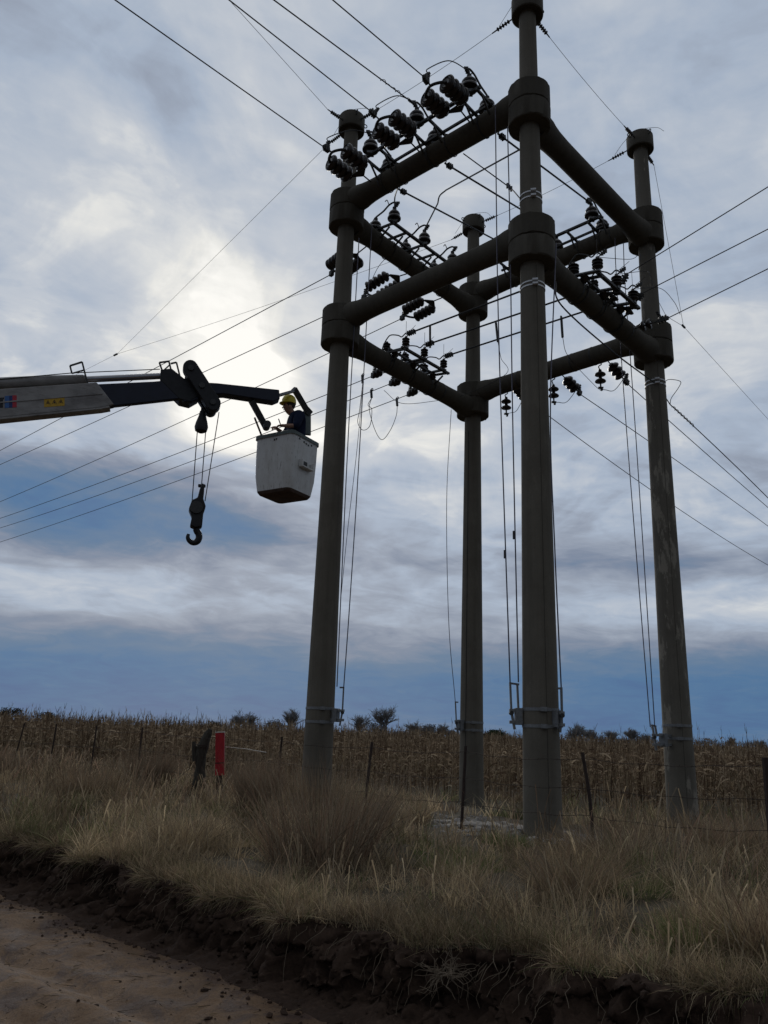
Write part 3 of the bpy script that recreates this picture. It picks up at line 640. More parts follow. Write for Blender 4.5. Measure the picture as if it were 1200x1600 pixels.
# three straight conductors across the inside from A-C to B-D
for i, (p0, p1) in enumerate([((640, 275), None), ((722, 244), None), ((846, 246), None)]):
    s_ = on_beam('A', 'C', AT[i] + 0.1, 0.26, ZB['AC', 1] - 0.10); e_ = BDtop[i][0] + Vector((0, 0, 0.02))
    t = thing('crossing_conductor', ('black conductor crossing inside the portal from the front-left to the rear-right crossbeam, left of three', 'black conductor crossing inside the portal, middle of three, passing behind the front pole strap', 'black conductor under the bare upper right crossbeam, right of the front pole')[i], 'power line', s_, 'conductors crossing inside the portal')
    MB().tube([s_ + (e_ - s_) * q for q in (0, .25, .5, .75, 1)], 0.021, 8).build('cable', M['cable'], t)
    cl = MB(); d = (e_ - s_).normalized(); x, y, z = frame(d)
    for q in (0.12, 0.18, 0.24): cl.box(s_ + d * q, (0.10, 0.10, 0.025), (x, y, z))
    cl.build('clamp', M['darksteel'], t)
    cl = MB()
    for q in (0.10, 0.16, 0.22): cl.box(e_ - d * q, (0.09, 0.09, 0.025), (x, y, z))
    cl.build('clamp', M['darksteel'], t)
    tt_ = ACtop[i][1]
    poly_wire('jumper_wire', ('dropper from the switch nearest the left pole down behind the crossbeam', 'dropper from the middle switch down behind the front-left crossbeam', 'dropper from the switch nearest the front pole down behind the crossbeam')[i], 'wire',
              [tt_, tt_ + EB * 0.2 + Vector((0, 0, -0.05)), s_ + Vector((0, 0, 0.15)) + EB * 0.04, s_], 0.011, 'cable', 'droppers behind the upper front-left crossbeam')
# second thin line crossing with a splice, to the strap on the front pole
a_ = H(724, 240, 'A', 'C', -0.1); b_ = H(795, 292, 'A', 'C', 0.35); c1 = POLE['C'] + Vector((-0.21, -0.05, V(818, 314, 13.0).z))
t = thing('stay_wire', 'thin stay wire with a bolted splice, tied to the pale straps on the front pole', 'wire', b_)
MB().tube(bez([a_, (a_ + b_) / 2, b_, (b_ + c1) / 2 + Vector((0, 0, 0.02)), c1], 24), 0.012, 6).build('wire', M['cable'], t)
s2 = MB(); d = (c1 - a_).normalized()
for q in (-0.06, 0.02, 0.10): s2.bar(b_ + d * q - Vector((0, 0, 0.05)), b_ + d * q + Vector((0, 0, 0.05)), 0.05, 0.04)
s2.build('splice', M['galv'], t)
# bent pipe
pp = [H(817, 231, 'A', 'C', 0.9), H(697, 297, 'A', 'B', -0.9), H(687, 306, 'A', 'B', -0.75), H(684, 318, 'A', 'B', -0.7), ABtop[1][0] + Vector((0, 0, 0.02))]
pb_ = MB(); pb_.tube([pp[0], pp[0] * .5 + pp[1] * .5, pp[1]] + bez([pp[1], pp[2], pp[3]], 10)[1:] + [pp[4]], 0.019, 8)
tag(pb_.build('bent_pipe', M['cable']), 'dark bent pipe running left from the front pole and turning down onto a switch', 'pipe')
poly_wire('dropper_wire', 'short vertical dropper from the upper front-left crossbeam to the switch by the left pole', 'wire', [on_beam('A', 'C', 1.45, 0.2, 14.18), ABtop[0][0] + Vector((0.0, 0, 0.3)), ABtop[0][0]], 0.017, 'cable')

# lower rear-left beam (A-B): cutouts, small strain strings
rail_frame('steel rail under the row of small cutouts on the lower rear-left crossbeam', 'A', 'B', 0, -0.58, 10.93, 1.5, 3.35, (1.55, 2.35, 3.2))
ABL = []
for i, px in enumerate([(634, 537), (663, 553), (693, 572)]):
    b1 = H(*px, 'A', 'B', -0.58); b1.z = 10.975; b2 = b1 - ER * 0.62 ; b2.z = 11.04
    ABL.append(cutout(('small cutout switch on the lower rear-left crossbeam, left one nearest the left pole', 'small cutout switch in the middle of the lower rear-left crossbeam', 'small cutout switch on the lower rear-left crossbeam, right one nearest the rear pole')[i], 'cutout switches on the lower rear-left crossbeam', b1, b2))
LW = [[(581, 588), (399, 661), (0, 810)], [(609, 600), (396, 684), (0, 825)], [(637, 617), (396, 708), (0, 847)]]
ABj = []
for i, q in enumerate(LW):
    tip = H(*q[0], 'A', 'B', 0.72); att = beam_surf('AB', 0, on_beam('A', 'B', (1.75, 2.45, 3.12)[i], 0.3, ZB['AB', 0] - 0.12))
    jp = strain_single(('pair of small disc insulators under the lower rear-left crossbeam, nearest the left pole', 'pair of small disc insulators under the lower rear-left crossbeam, middle of three', 'pair of small disc insulators under the lower rear-left crossbeam, nearest the rear pole')[i], 'small strain insulators on the lower rear-left crossbeam', att, tip, 2, 0.78)
    ABj.append(jp); w = straight_sag(tip, plane_pts(tip, -ER, q[1:]), 1.5)
    tag(MB().tube(w, 0.010, 6).build('overhead_conductor', M['wire']), ('line running off left behind the bucket, third lowest at the left edge', 'line running off left behind the bucket, second lowest at the left edge', 'lowest line running off to the left side of the picture')[i], 'power line', 'lower circuit conductors going left')
    b2 = ABL[i][1]
    poly_wire('jumper_wire', ('thin jumper from the small insulators nearest the left pole to its cutout', 'thin jumper from the middle small insulators to its cutout', 'thin jumper from the small insulators nearest the rear pole to its cutout')[i], 'wire',
              [jp, jp - ER * 0.03 + EB * 0.25 + Vector((0, 0, -0.08)), (jp + b2) / 2 + EB * 0.3 + Vector((0, 0, -0.2)), b2], 0.006, 'cable', 'jumpers on the lower rear-left crossbeam')

# lower right beam (C-D): cutouts outside, strain insulators to the right-hand lines
rail_frame('steel rail under the cutouts on the outer side of the lower right crossbeam', 'C', 'D', 0, -0.55, 10.90, 1.5, 3.3, (1.6, 2.35, 3.1))
CDL = []
for i, px in enumerate([(934, 424), (964, 452), (990, 478)]):
    b1 = H(*px, 'C', 'D', -0.55); b1.z = 10.945; b2 = b1 - ER * 0.52; b2.z = 11.04
    CDL.append(cutout(('small cutout switch on the lower right crossbeam, upper one nearest the front pole', 'small cutout switch on the lower right crossbeam, middle one', 'small cutout switch on the lower right crossbeam, the one nearest the right pole')[i], 'cutout switches on the lower right crossbeam', b1, b2, 0.30, 0.11))
# rigid pipes across the portal, low level
PL = ('rigid busbar pipe crossing the lower portal, upper of three, from the left cutout', 'rigid busbar pipe crossing the lower portal, middle of three', 'rigid busbar pipe crossing the lower portal, lowest of three, ending at the right cutout')
bus = []
for i, px in enumerate([((644, 521), (811, 456)), ((676, 541), (811, 490)), ((708, 559), (811, 519.5))]):
    s_ = ABL[i][0] + Vector((0, 0, 0.06)) + ER * 0.12; e_ = CDL[i][1] + Vector((0, 0, 0.02)); q = plane_pts(s_, ER, [px[1]])[0]
    e2 = s_ + (q - s_) * ((e_ - s_).length / (q - s_).length); t = thing('busbar_pipe', PL[i], 'pipe', s_, 'busbar pipes across the lower portal')
    MB().tube([s_, (s_ + e2) / 2, e2], 0.021, 8).build('pipe', M['cable'], t); bus.append((s_, e2))
    cl = MB(); d = (e2 - s_).normalized(); x, y, z = frame(d)
    for qq in (-0.04, 0.02, 0.08, 0.14): cl.box(s_ + d * qq, (0.11, 0.10, 0.022), (x, y, z))
    cl.build('clamp', M['darksteel'], t)
a_ = plane_pts(bus[0][0], ER, [(672, 509)])[0]; b_ = plane_pts(bus[1][0], ER, [(672, 543)])[0]
tag(MB().bar(a_, b_, 0.05, 0.03).build('link_bar', M['darksteel'], smooth=False), 'vertical flat link bar joining the upper busbar pipe to the middle one', 'bar')
for i, (px, px2, lab) in enumerate([((775, 505), (778, 534), 'dark hanging connector rod clipped on the lowest busbar pipe left of the front pole'), ((877, 496), (879, 527), 'dark hanging connector rod clipped on the lowest busbar pipe right of the front pole')]):
    u = plane_pts(bus[2][0], ER, [px, px2]); t = thing('hanging_connector', lab, 'connector', u[0], 'hanging connector rods')
    MB().tube([u[0], u[1]], 0.03, 8).build('rod', M['darksteel'], t); MB().torus(u[0], ER, 0.035, 0.012, 14, 6).build('hook', M['darksteel'], t)
    if i == 0: ends = [u[1], H(783, 560, 'B', 'D', -0.6), H(791, 584, 'B', 'D', -0.3), H(725, 617, 'B', 'D', -0.9), H(676, 627, 'A', 'B', 0.8), H(627, 630, 'A', 'B', 1.0), H(600, 610, 'A', 'B', 1.0)]
    else: ends = [u[1], V(888, 557, 16.6), V(927, 600, 17.6), H(940, 611, 'B', 'D', 0.0)]
    poly_wire('slack_wire', ('thin slack wire drooping from the left hanging connector past the rear pole collar', 'thin slack wire drooping from the right hanging connector to a hanging insulator')[i], 'wire', ends, 0.007, 'cable', 'slack wires in the portal', 50)
RW = [((965, 437), (1030, 396), (1200, 292)), ((980, 468), (1030, 446), (1200, 358)), ((992, 508), (1036, 496), (1200, 420))]
for i, q in enumerate(RW):
    tb = (2.55, 3.2, 3.75)[i]; att = beam_surf('CD', 0, on_beam('C', 'D', tb, -0.3, ZB['CD', 0] + (0.02, 0.0, 0.0)[i]))
    tip = plane_pts(att, ER, [(980, 428), (1004, 458), (1012, 501)][i:i + 1])[0]
    if (tip - att).length > 1.3 or (tip - att).length < 0.4: tip = att + ER * 0.75
    jp = strain_single(('pair of disc insulators behind the cutouts of the lower right crossbeam, upper of three', 'pair of disc insulators on the lower right crossbeam, middle of three outer pairs', 'pair of disc insulators against the right pole, end of the lower right crossbeam')[i], 'strain insulators on the lower right crossbeam', att, tip, 2, 0.85)
    w = straight_sag(tip, plane_pts(tip, ER, q[2:]), 1.8)
    tag(MB().tube(w, 0.0105, 6).build('overhead_conductor', M['wire']), ('line leaving to the right edge, highest of the three right-hand lines', 'line leaving to the right edge, middle of the three right-hand lines', 'line leaving to the right edge, lowest of the three rising right-hand lines')[i], 'power line', 'conductors going right')
    c_ = CDL[i][0]; arc = [(1000, 397), (1015, 428), (1052, 470)][i]; am = plane_pts(tip + ER * 0.3, ER, [arc])[0]
    am2 = plane_pts(tip + ER * 0.3, ER, [[(985, 405), (1005, 424), (1030, 450)][i]])[0]
    poly_wire('jumper_wire', ('jumper curve from the highest right-hand line to its cutout', 'jumper curve passing the right pole from the middle right-hand line', 'round loose jumper loop right of the right pole')[i], 'wire', [c_, am2, am, tip + ER * 0.25 + Vector((0, 0, -0.01))], 0.006, 'cable', 'jumpers on the lower right crossbeam', 30)

# lower rear-right beam (B-D): hanging discs and strain strings to the lines behind
for i, px in enumerate([(791, 632), (865, 613), (938, 590)]):
    c_ = H(*px, 'B', 'D', -0.02); t = thing('suspension_insulator', ('hanging two-disc insulator left of the front pole, under the lower rear-right crossbeam', 'hanging two-disc insulator right beside the front pole, under the lower rear-right crossbeam', 'hanging two-disc insulator nearest the right pole, under the lower rear-right crossbeam')[i], 'insulator', Vector((c_.x, c_.y, ZB['BD', 0] - 0.23)), 'hanging disc insulators')
    zt_ = ZB['BD', 0] - 0.22; hk = MB(); hk.tube(bez([Vector((c_.x, c_.y, zt_)), Vector((c_.x + .04, c_.y, zt_ - 0.06)), Vector((c_.x - .03, c_.y, zt_ - 0.12)), Vector((c_.x, c_.y, c_.z + 0.2))], 16), 0.014, 6); hk.build('hook', M['darksteel'], t)
    bell = [(0.012, 0.19), (0.035, 0.18), (0.045, 0.13), (0.06, 0.115), (0.12, 0.075), (0.135, 0.05), (0.13, 0.038), (0.08, 0.035), (0.05, 0.02), (0.02, 0.0)]
    for dz in (0.03, -0.15): MB().lathe([(r, h + dz) for r, h in reversed(bell)], c_, (0, 0, 1), 22).build('disc', M['porcelain'], t, ang=60)
    cl = MB(); cl.tube([c_ + Vector((0, 0, -0.13)), c_ + Vector((0, 0, -0.30))], 0.02, 8); cl.box(c_ + Vector((0, 0, -0.27)), (0.12, 0.06, 0.035)); cl.box(c_ + Vector((0.02, 0, -0.31)), (0.05, 0.05, 0.06)); cl.build('clamp', M['darksteel'], t)
DW = [[(824, 625), (860, 652), (1200, 883)], [(908, 617), (971, 660), (1200, 822)], [(982, 601), (1046, 658), (1200, 793)]]
for i, q in enumerate(DW):
    a0 = [(803, 600), (880, 589), (950, 565)][i]; att = beam_surf('BD', 0, H(*a0, 'B', 'D', 0.25)); tip = H(*q[0], 'B', 'D', 0.95)
    t = thing('strain_insulator', ('string of three big discs beside the left hanging insulator, mostly behind the front pole', 'string of three big dark discs just right of the front pole, tilted down right', 'string of three big dark discs under the right end of the lower rear-right crossbeam')[i], 'insulator', att, 'big strain strings on the lower rear-right crossbeam')
    d = (tip - att).normalized(); MB().tube([att, tip], 0.014, 8).build('string_pin', M['darksteel'], t)
    for j in range(3): disc(t, att + d * (0.22 + 0.145 * j), d, 1.15)
    jp = clamp(t, att + d * 0.62, tip)
    w = straight_sag(tip, plane_pts(tip, EB, q[1:]), 2.0)
    tag(MB().tube(w, 0.0115, 6).build('overhead_conductor', M['wire']), ('lowest line running down right from behind the front pole', 'middle of three lines running down right, from the string right of the front pole', 'line running down right past the right pole, highest of three')[i], 'power line', 'conductors going down right')
    hb = H(*[(793, 646), (866, 628), (940, 608)][i], 'B', 'D', -0.02); md = (jp + hb) / 2 + Vector((0, 0, -0.22))
    poly_wire('jumper_wire', ('jumper loop under the left hanging insulator', 'jumper loop under the hanging insulator beside the front pole', 'jumper loop under the hanging insulator nearest the right pole')[i], 'wire', [hb, hb + (jp - hb) * 0.15 + Vector((0, 0, -0.08)), md, jp], 0.008, 'cable', 'jumper loops on the lower rear-right crossbeam')

# ------------------------------------------------------------------ guard wires on the pole tops
def ribbed(mb, p, q, r=0.045, n=5):
    d = q - p; pf = [(0.012, 0)]
    for i in range(n): z0 = d.length * (0.2 + 0.6 * i / n); st = d.length * 0.6 / n; pf += [(0.016, z0), (r, z0 + st * 0.3), (r, z0 + st * 0.45), (0.016, z0 + st * 0.8)]
    pf.append((0.012, d.length)); mb.lathe(pf, p, d, 12)
def small_ins(label, p, q, group='small ribbed insulators on the pole caps'):
    t = thing('guard_insulator', label, 'insulator', p, group); b = MB(); ribbed(b, p, q); b.build('ribbed_body', M['polymer'], t, ang=60)
    MB().torus(p, frame(q - p)[0], 0.03, 0.009, 12, 6).build('eye', M['darksteel'], t); return q
def cap_pt(k, dirn, z=0.0): d = Vector((dirn.x, dirn.y, 0)).normalized(); return POLE[k] + d * 0.33 + Vector((0, 0, ZT + z))
def guard(label, pts, r=0.0055, group='thin guard wires between the pole caps'):
    b = MB().tube(pts, r, 6).build('guard_wire', M['wire']); tag(b, label, 'wire', group)
def span(a, b, da, db, la, lb, lw, sag=0.05):
    p = cap_pt(a, da); q = cap_pt(b, db); d = (q - p).normalized(); p2 = small_ins(la, p, p + d * 0.55 + Vector((0, 0, -0.03))); q2 = small_ins(lb, q, q - d * 0.55 + Vector((0, 0, -0.03)))
    guard(lw, [p2 + (q2 - p2) * u + Vector((0, 0, -sag * 4 * u * (1 - u))) for u in np.linspace(0, 1, 16)])
span('C', 'A', -ER, ER, 'small ribbed insulator on the left side of the front pole head', 'small ribbed insulator on the right side of the left pole cap', 'thin guard wire from the front pole head down to the left pole cap')
span('C', 'D', EB, -EB, 'small ribbed insulator on the right side of the front pole head', 'small ribbed insulator on the upper left of the right pole cap', 'thin guard wire from the front pole head to the right pole cap')
span('B', 'D', ER, -ER, 'small ribbed insulator on the right side of the rear pole cap', 'small ribbed insulator on the lower left of the right pole cap', 'thin guard wire from the rear pole cap to the right pole cap')
for k, dd, pxs, la, lw in [('A', -EB, [(358, 0)], 'small ribbed insulator on the upper left of the left pole cap', 'thin guard wire arriving from the top edge at the left pole cap'),
                           ('A', -ER, [(497, 240), (340, 395), (183, 553)], 'small ribbed insulator on the lower left of the left pole cap', 'thin guard wire falling steeply from the left pole cap towards the boom'),
                           ('B', -ER, [(590, 267), (430, 463), (183, 553)], 'small ribbed insulator on the left side of the rear pole cap', 'thin guard wire passing behind the left pole towards the boom'),
                           ('D', EB, [(1068, 510), (1200, 655)], 'small ribbed insulator hanging at the right of the right pole cap', 'thin guard wire falling steeply to the right of the right pole with a splice')]:
    p = cap_pt(k, dd, -0.05); q = small_ins(la, p, p + dd * 0.50 + Vector((0, 0, -0.05)))
    if len(pxs) == 1: guard(lw, straight_sag(q, plane_pts(q, dd, pxs), 2.0))
    elif k == 'D':
        u = plane_pts(q, dd, pxs); guard(lw, [q, (q + u[0]) / 2, u[0], (u[0] + u[1]) / 2, u[1], u[1] + (u[1] - u[0])])
        tag(MB().tube([u[0] - (u[1] - u[0]).normalized() * 0.08, u[0] + (u[1] - u[0]).normalized() * 0.08], 0.028, 8).build('wire_splice', M['darksteel']), 'small dark splice on the steep guard wire right of the right pole', 'clamp')
        e = plane_pts(q, dd, [(1041, 494)])[0]; guard('short thin wire from the right pole to the guard wire splice', [POLE['D'] + Vector((0.2, 0, e.z - 0.02)), e, u[0]])
    elif k == 'A': # falls down the line of sight of the photograph to a joint far left
        e = U(183, 553, 34.0); guard(lw, [q + (e - q) * u for u in np.linspace(0, 1, 12)]); JN = e
    else:
        e = JN; guard(lw, [q + (e - q) * u + Vector((0, 0, -0.10 * 4 * u * (1 - u))) for u in np.linspace(0, 1, 16)])
        far = JN + (JN - q).normalized() * 26 + Vector((0, 0, -3)); guard('thin single guard wire beyond the joint, running down left behind the boom', [JN, (JN + far) / 2, far])
        tag(MB().tube([JN, JN + (far - JN).normalized() * 0.22], 0.04, 8).build('wire_joint', M['darksteel']), 'small dark joint where two thin guard wires meet above the boom', 'clamp')
for k, lab in (('A', 'thin wire arch over the left pole cap'), ('B', 'thin wire arch over the rear pole cap'), ('C', 'thin wire arch beside the front pole head'), ('D', 'thin wire arch over the right pole cap')):
    p = cap_pt(k, -ER, 0.05); q = cap_pt(k, ER, 0.05)
    poly_wire('wire_arch', lab, 'wire', [p - ER * 0.35, p - ER * 0.1 + Vector((0, 0, 0.24)), POLE[k] + Vector((0, 0, ZT + 0.27)) - EB * 0.2, q + ER * 0.1 + Vector((0, 0, 0.22)), q + ER * 0.3], 0.005, 'wire', 'wire arches on the pole caps')
# black guy from the front pole past the right pole
bz = V(1023, 604, 16.7).z; a_ = H(868, 440, 'C', 'D', -0.35); a1 = H(878, 478, 'C', 'D', -0.5); b_ = POLE['D'] + Vector((-0.12, -0.26, bz))
poly_wire('guy_cable', 'black cable from the front pole collar down past the crossbeam to the right pole strap', 'wire', [a_, a1, (a1 + b_) / 2 + Vector((0, 0, -0.08)), b_], 0.016, 'cable')
s_ = V(1047, 632, 16.9); w = straight_sag(s_, plane_pts(s_, EB, [(1120, 700), (1200, 778)]), 2.0); t = thing('wrapped_guy', 'thick wrapped cable running down right from the right pole strap', 'wire', s_)
MB().tube(w, 0.013, 6).build('cable', M['cable'], t); d = (w[1] - w[0]).normalized(); x, y, _ = frame(d)
MB().tube([s_ + d * (0.15 + 1.3 * i / 90) + (x * math.cos(i * 0.5) + y * math.sin(i * 0.5)) * 0.026 for i in range(91)], 0.008, 5).build('spiral_wrap', M['cable'], t)
MB().tube([s_, POLE['D'] + Vector((0.2, 0.1, s_.z + 0.25))], 0.012, 6).build('tie', M['cable'], t)
poly_wire('loose_wire', 'loose wire hooking out to the right from the right pole strap', 'wire', [POLE['D'] + Vector((0.1, -0.22, bz - 0.0)), V(1045, 593, 16.8), V(1063, 596, 16.9), V(1060, 606, 16.9), V(1049, 622, 16.9), s_], 0.008, 'cable')

# ------------------------------------------------------------------ control rods and operating handles at the pole feet
def rod(label, pts, r=0.011): tag(MB().tube(bez(pts, 30), r, 6).build('control_rod', M['rodm']), label, 'rod', 'long control rods beside the poles')
rod('long control rod right of the left pole, the nearer one to it', [H(561, 372, 'A', 'B', -0.5), V(545, 665, 16.2), V(534, 900, 16.1), V(526.5, 1073, 16.1)])
rod('long control rod right of the left pole, the farther one from it', [H(581, 352, 'A', 'B', -0.5), V(562, 698, 16.2), V(548, 920, 16.1), V(537, 1075, 16.1)])
rod('thin wire strand slanting to the left pole from the earthing clamp', [H(567, 600, 'A', 'B', 1.0), V(558, 700, 16.0), V(543, 830, 15.9), V(532, 940, 15.95)], 0.006)
rod('long control rod left of the front pole, the farther one from it', [H(774, 166, 'A', 'C', -0.31), H(777, 420, 'A', 'C', -0.31), H(783, 650, 'A', 'C', -0.33), H(797, 1066, 'A', 'C', -0.33)])
rod('long control rod left of the front pole, the one close to it', [H(793, 198, 'A', 'C', -0.31), H(797, 370, 'A', 'C', -0.31), H(801, 650, 'A', 'C', -0.33), H(810, 1066, 'A', 'C', -0.33)])
rod('control rod close along the right edge of the front pole', [H(869, 380, 'C', 'D', -0.5), H(860, 640, 'C', 'D', -0.4), H(867, 860, 'C', 'D', -0.40), H(877, 1076, 'C', 'D', -0.42)])
rod('long control rod left of the right pole, the farther one from it', [V(961, 372, 16.4), V(963, 432, 16.4), V(978, 660, 16.3), V(1016, 1136, 16.2)])
rod('long control rod left of the right pole, the closer one to it', [V(974, 379, 16.4), V(977, 450, 16.4), V(992, 660, 16.3), V(1023, 1134, 16.2)])
rod('slack control rod left of the rear pole', [V(705, 640, 19.9), V(698, 780, 19.9), V(701, 968, 19.95), V(711.5, 1098, 20.0)], 0.009)
for lab, px, a, b, ys, side in [('rod coupling on the far rod left of the front pole', (789, 866), 'A', 'C', -0.33, 0), ('rod coupling on the near rod left of the front pole', (803, 836), 'A', 'C', -0.33, 0)]:
    p = H(*px, a, b, ys); tag(MB().tube([p + Vector((0, 0, -.07)), p + Vector((0, 0, .07))], 0.022, 8).build('rod_coupling', M['darksteel']), lab, 'clamp', 'rod couplings')
def handle(label, top, bot, k, two=0.0):
    """galvanised operating lever: upright flat bars, top crosspiece, pivot bracket bolted to the pole bands"""
    p = POLE[k]; t = thing('operating_handle', label, 'lever', bot, 'operating handles at the pole feet'); X_ = Vector((1, 0, 0)); d = Vector((p.x - bot.x, p.y - bot.y, 0)).normalized()
    MB().bar(bot, top, 0.05, 0.03, X_).build('lever', M['galv'], t, smooth=False)
    if two:
        o = d * two; MB().bar(bot + o, top + o + Vector((0, 0, -0.02)), 0.05, 0.03, X_).build('lever', M['galv'], t, smooth=False); MB().bar(top - d * 0.01 + Vector((0, 0, -0.015)), top + o + d * 0.03 + Vector((0, 0, -0.03)), 0.03, 0.03).build('crosspiece', M['galv'], t, smooth=False)
    else: MB().bar(top + Vector((0, 0, -0.015)), top + d * 0.09 + Vector((0, 0, -0.015)), 0.03, 0.03).build('crosspiece', M['galv'], t, smooth=False)
    ds = (Vector((p.x, p.y, 0)) - Vector((bot.x, bot.y, 0))).length - pr(bot.z) + 0.02; b = MB()
    for dz in (0.02, -0.16): b.bar(bot + Vector((0, 0, dz)) - d * 0.03, bot + Vector((0, 0, dz)) + d * ds, 0.07, 0.05)
    b.box(bot + d * ds * 0.55 + Vector((0, 0, -0.07)), (0.11, 0.13, 0.26), (d, Vector((-d.y, d.x, 0)), Vector((0, 0, 1)))); b.build('bracket', M['galv'], t, smooth=False, bevel=0.004)
    MB().tube([bot + Vector((0, -0.05, -0.02)), bot + Vector((0, 0.05, -0.02))], 0.035, 10).build('pivot', M['darksteel'], t)
    MB().bar(bot + Vector((0, 0, 0.0)), bot + Vector((0, 0, -0.27)) + d * 0.05, 0.06, 0.035, X_).build('lower_link', M['galv'], t, smooth=False)
handle('galvanised lever handle on the right side of the left pole foot', V(537, 1073, 16.15), V(535, 1112, 16.15), 'A', -0.0)
handle('double galvanised lever handle on the left side of the front pole foot', H(797, 1066, 'A', 'C', -0.33), H(799, 1112, 'A', 'C', -0.33), 'C', 0.115)
handle('single galvanised lever handle on the right side of the front pole foot', H(877, 1074, 'C', 'D', -0.42), H(878, 1116, 'C', 'D', -0.42), 'C')
handle('galvanised lever handle on the left side of the rear pole foot', V(711.5, 1096, 20.0), V(713, 1128, 20.0), 'B')
handle('galvanised lever handle hanging down on the left side of the right pole foot', V(1019, 1132, 16.2), V(1022, 1150, 16.2), 'D', 0.10)
# earthing clamps and their loose leads on the left lines
EC = [H(567, 591, 'A', 'B', 1.0), H(581, 614, 'A', 'B', 1.0), H(621, 627, 'A', 'B', 0.95)]
for i, p in enumerate(EC):
    t = thing('earthing_clamp', ('small earthing clamp on a line beside the left pole, first of three', 'small earthing clamp on a line, middle of three, with leads on both sides', 'small earthing clamp on a line, right one of three, under the rear-left insulators')[i], 'clamp', p, 'earthing clamps on the left lines')
    MB().bar(p + Vector((0, 0, 0.10)) - ER * 0.03, p + Vector((0, 0, -0.14)), 0.05, 0.05).build('body', M['darksteel'], t, bevel=0.008); MB().torus(p + Vector((0, 0, 0.09)), EB, 0.035, 0.012, 12, 6).build('hook', M['darksteel'], t)
dn = Vector((0, 0, -0.14)); h1 = lambda x, y: H(x, y, 'A', 'B', 1.0)
poly_wire('earthing_lead', 'loose earthing lead looping between the first and middle clamps', 'wire', [EC[0] + dn, h1(562, 640), h1(559, 660), h1(567, 672), h1(578, 665), h1(581, 640), h1(575, 633), EC[1] + dn], 0.008, 'cable', 'earthing leads', 48)
poly_wire('earthing_lead', 'loose earthing lead looping between the middle and right clamps', 'wire', [EC[1] + dn, h1(577, 640), h1(586, 672), h1(597, 687), h1(610, 672), h1(619, 650), EC[2] + dn], 0.008, 'cable', 'earthing leads', 48)

# ------------------------------------------------------------------ crane boom, hook, bucket
def bd(px): return 14.0 - 1.35 * (440 - px) / 440
K0, K1 = U(0, 628, bd(0)), U(440, 612, bd(440))
def K(px, py, dd=0.0):                                                # on the upright plane of the boom, dd metres deeper
    n = Vector((-(K1.y - K0.y), K1.x - K0.x, 0)); r = ray(px, py); k = (K0 - CAM).dot(n) / r.dot(n); return CAM + r * (k + dd)
ax = (K1 - K0); axh = Vector((ax.x, ax.y, 0)).normalized(); AWAY = Vector((-axh.y, axh.x, 0))
if AWAY.y < 0: AWAY = -AWAY
crane = thing('crane_boom', 'worn grey telescopic crane boom with dark blue inner section reaching in from the left', 'crane', K(0, 628))
def prismK(pts, w, o=0.0): return MB().prism([K(*p) + AWAY * o for p in pts], AWAY * w)
prismK([(-560, 635), (0, 607.5), (151, 597), (178, 631.5), (160, 636), (0, 652), (-560, 706)], 0.18).build('outer_section', M['boomgrey'], crane, smooth=False, bevel=0.012)
prismK([(-560, 706.5), (0, 652.5), (158, 637), (170, 634), (172, 637), (158, 639.5), (0, 656), (-560, 711)], 0.20, -0.015).build('lower_flange', M['boomgrey'], crane, smooth=False, bevel=0.006)
prismK([(-560, 668), (0, 628), (160, 614.5), (160, 616), (0, 630), (-560, 671)], 0.02, -0.012).build('weld_seam', M['boomgrey'], crane, smooth=False)
prismK([(100, 601), (240, 594.5), (306, 588), (311, 622), (300, 626), (288, 626), (282, 621), (178, 632.5), (100, 640)], 0.11, 0.035).build('inner_section', M['boomblue'], crane, smooth=False, bevel=0.012)
prismK([(250, 592), (251, 576), (268, 574), (288, 590), (310, 597), (310, 618), (296, 626), (280, 622)], 0.34, 0.03).build('head_plate', M['black'], crane, smooth=False, bevel=0.012)
def tubeK(pts, r, name, m, o=0.2, n=14): return MB().tube([K(*p) + AWAY * o for p in pts], r, n).build(name, M[m], crane)
tubeK([(-560, 607), (0, 591), (60, 588), (128, 585.5), (134, 585)], [0.10, 0.098, 0.095, 0.085, 0.062], 'cylinder_barrel', 'boomgrey')
tubeK([(-560, 620), (0, 600.5), (60, 596.5), (128, 592)], [0.045, 0.045, 0.042, 0.03], 'barrel_shadow_strip', 'black', 0.28)  # black tube along the lower edge of the barrel, put in as its shadow
tubeK([(130, 585.5), (252, 580)], 0.055, 'cylinder_rod', 'chrome')
tubeK([(-560, 616), (0, 588.5), (110, 579), (250, 573)], 0.008, 'winch_cable', 'cable', 0.1, 6)
for b, w_ in (([(112, 582), (109, 570), (128, 564), (137, 600)], 0.0), ([(254, 577), (249, 563), (264, 561), (268, 577)], 0.05), ([(267, 562), (276, 560), (284, 592)], 0.12)):
    g_ = MB(); P_ = [K(*q) + AWAY * (0.04 + w_) for q in b]
    for i in range(len(P_) - 1): g_.bar(P_[i], P_[i + 1], 0.028, 0.02, AWAY)
    if len(P_) == 4: g_.bar(P_[0], P_[0] * 0.3 + P_[3] * 0.7 if False else (P_[2] * .65 + P_[3] * .35), 0.02, 0.02, AWAY)
    g_.build('cable_guide', M['darksteel'], crane, smooth=False)
prismK([(112, 603), (112, 598), (118, 598), (118, 603)], 0.1, 0.1).build('stay_lug', M['darksteel'], crane, smooth=False)
prismK([(30, 606), (29, 602), (56, 600), (56, 604)], 0.2, 0.1).build('stay_lug', M['boomgrey'], crane, smooth=False)
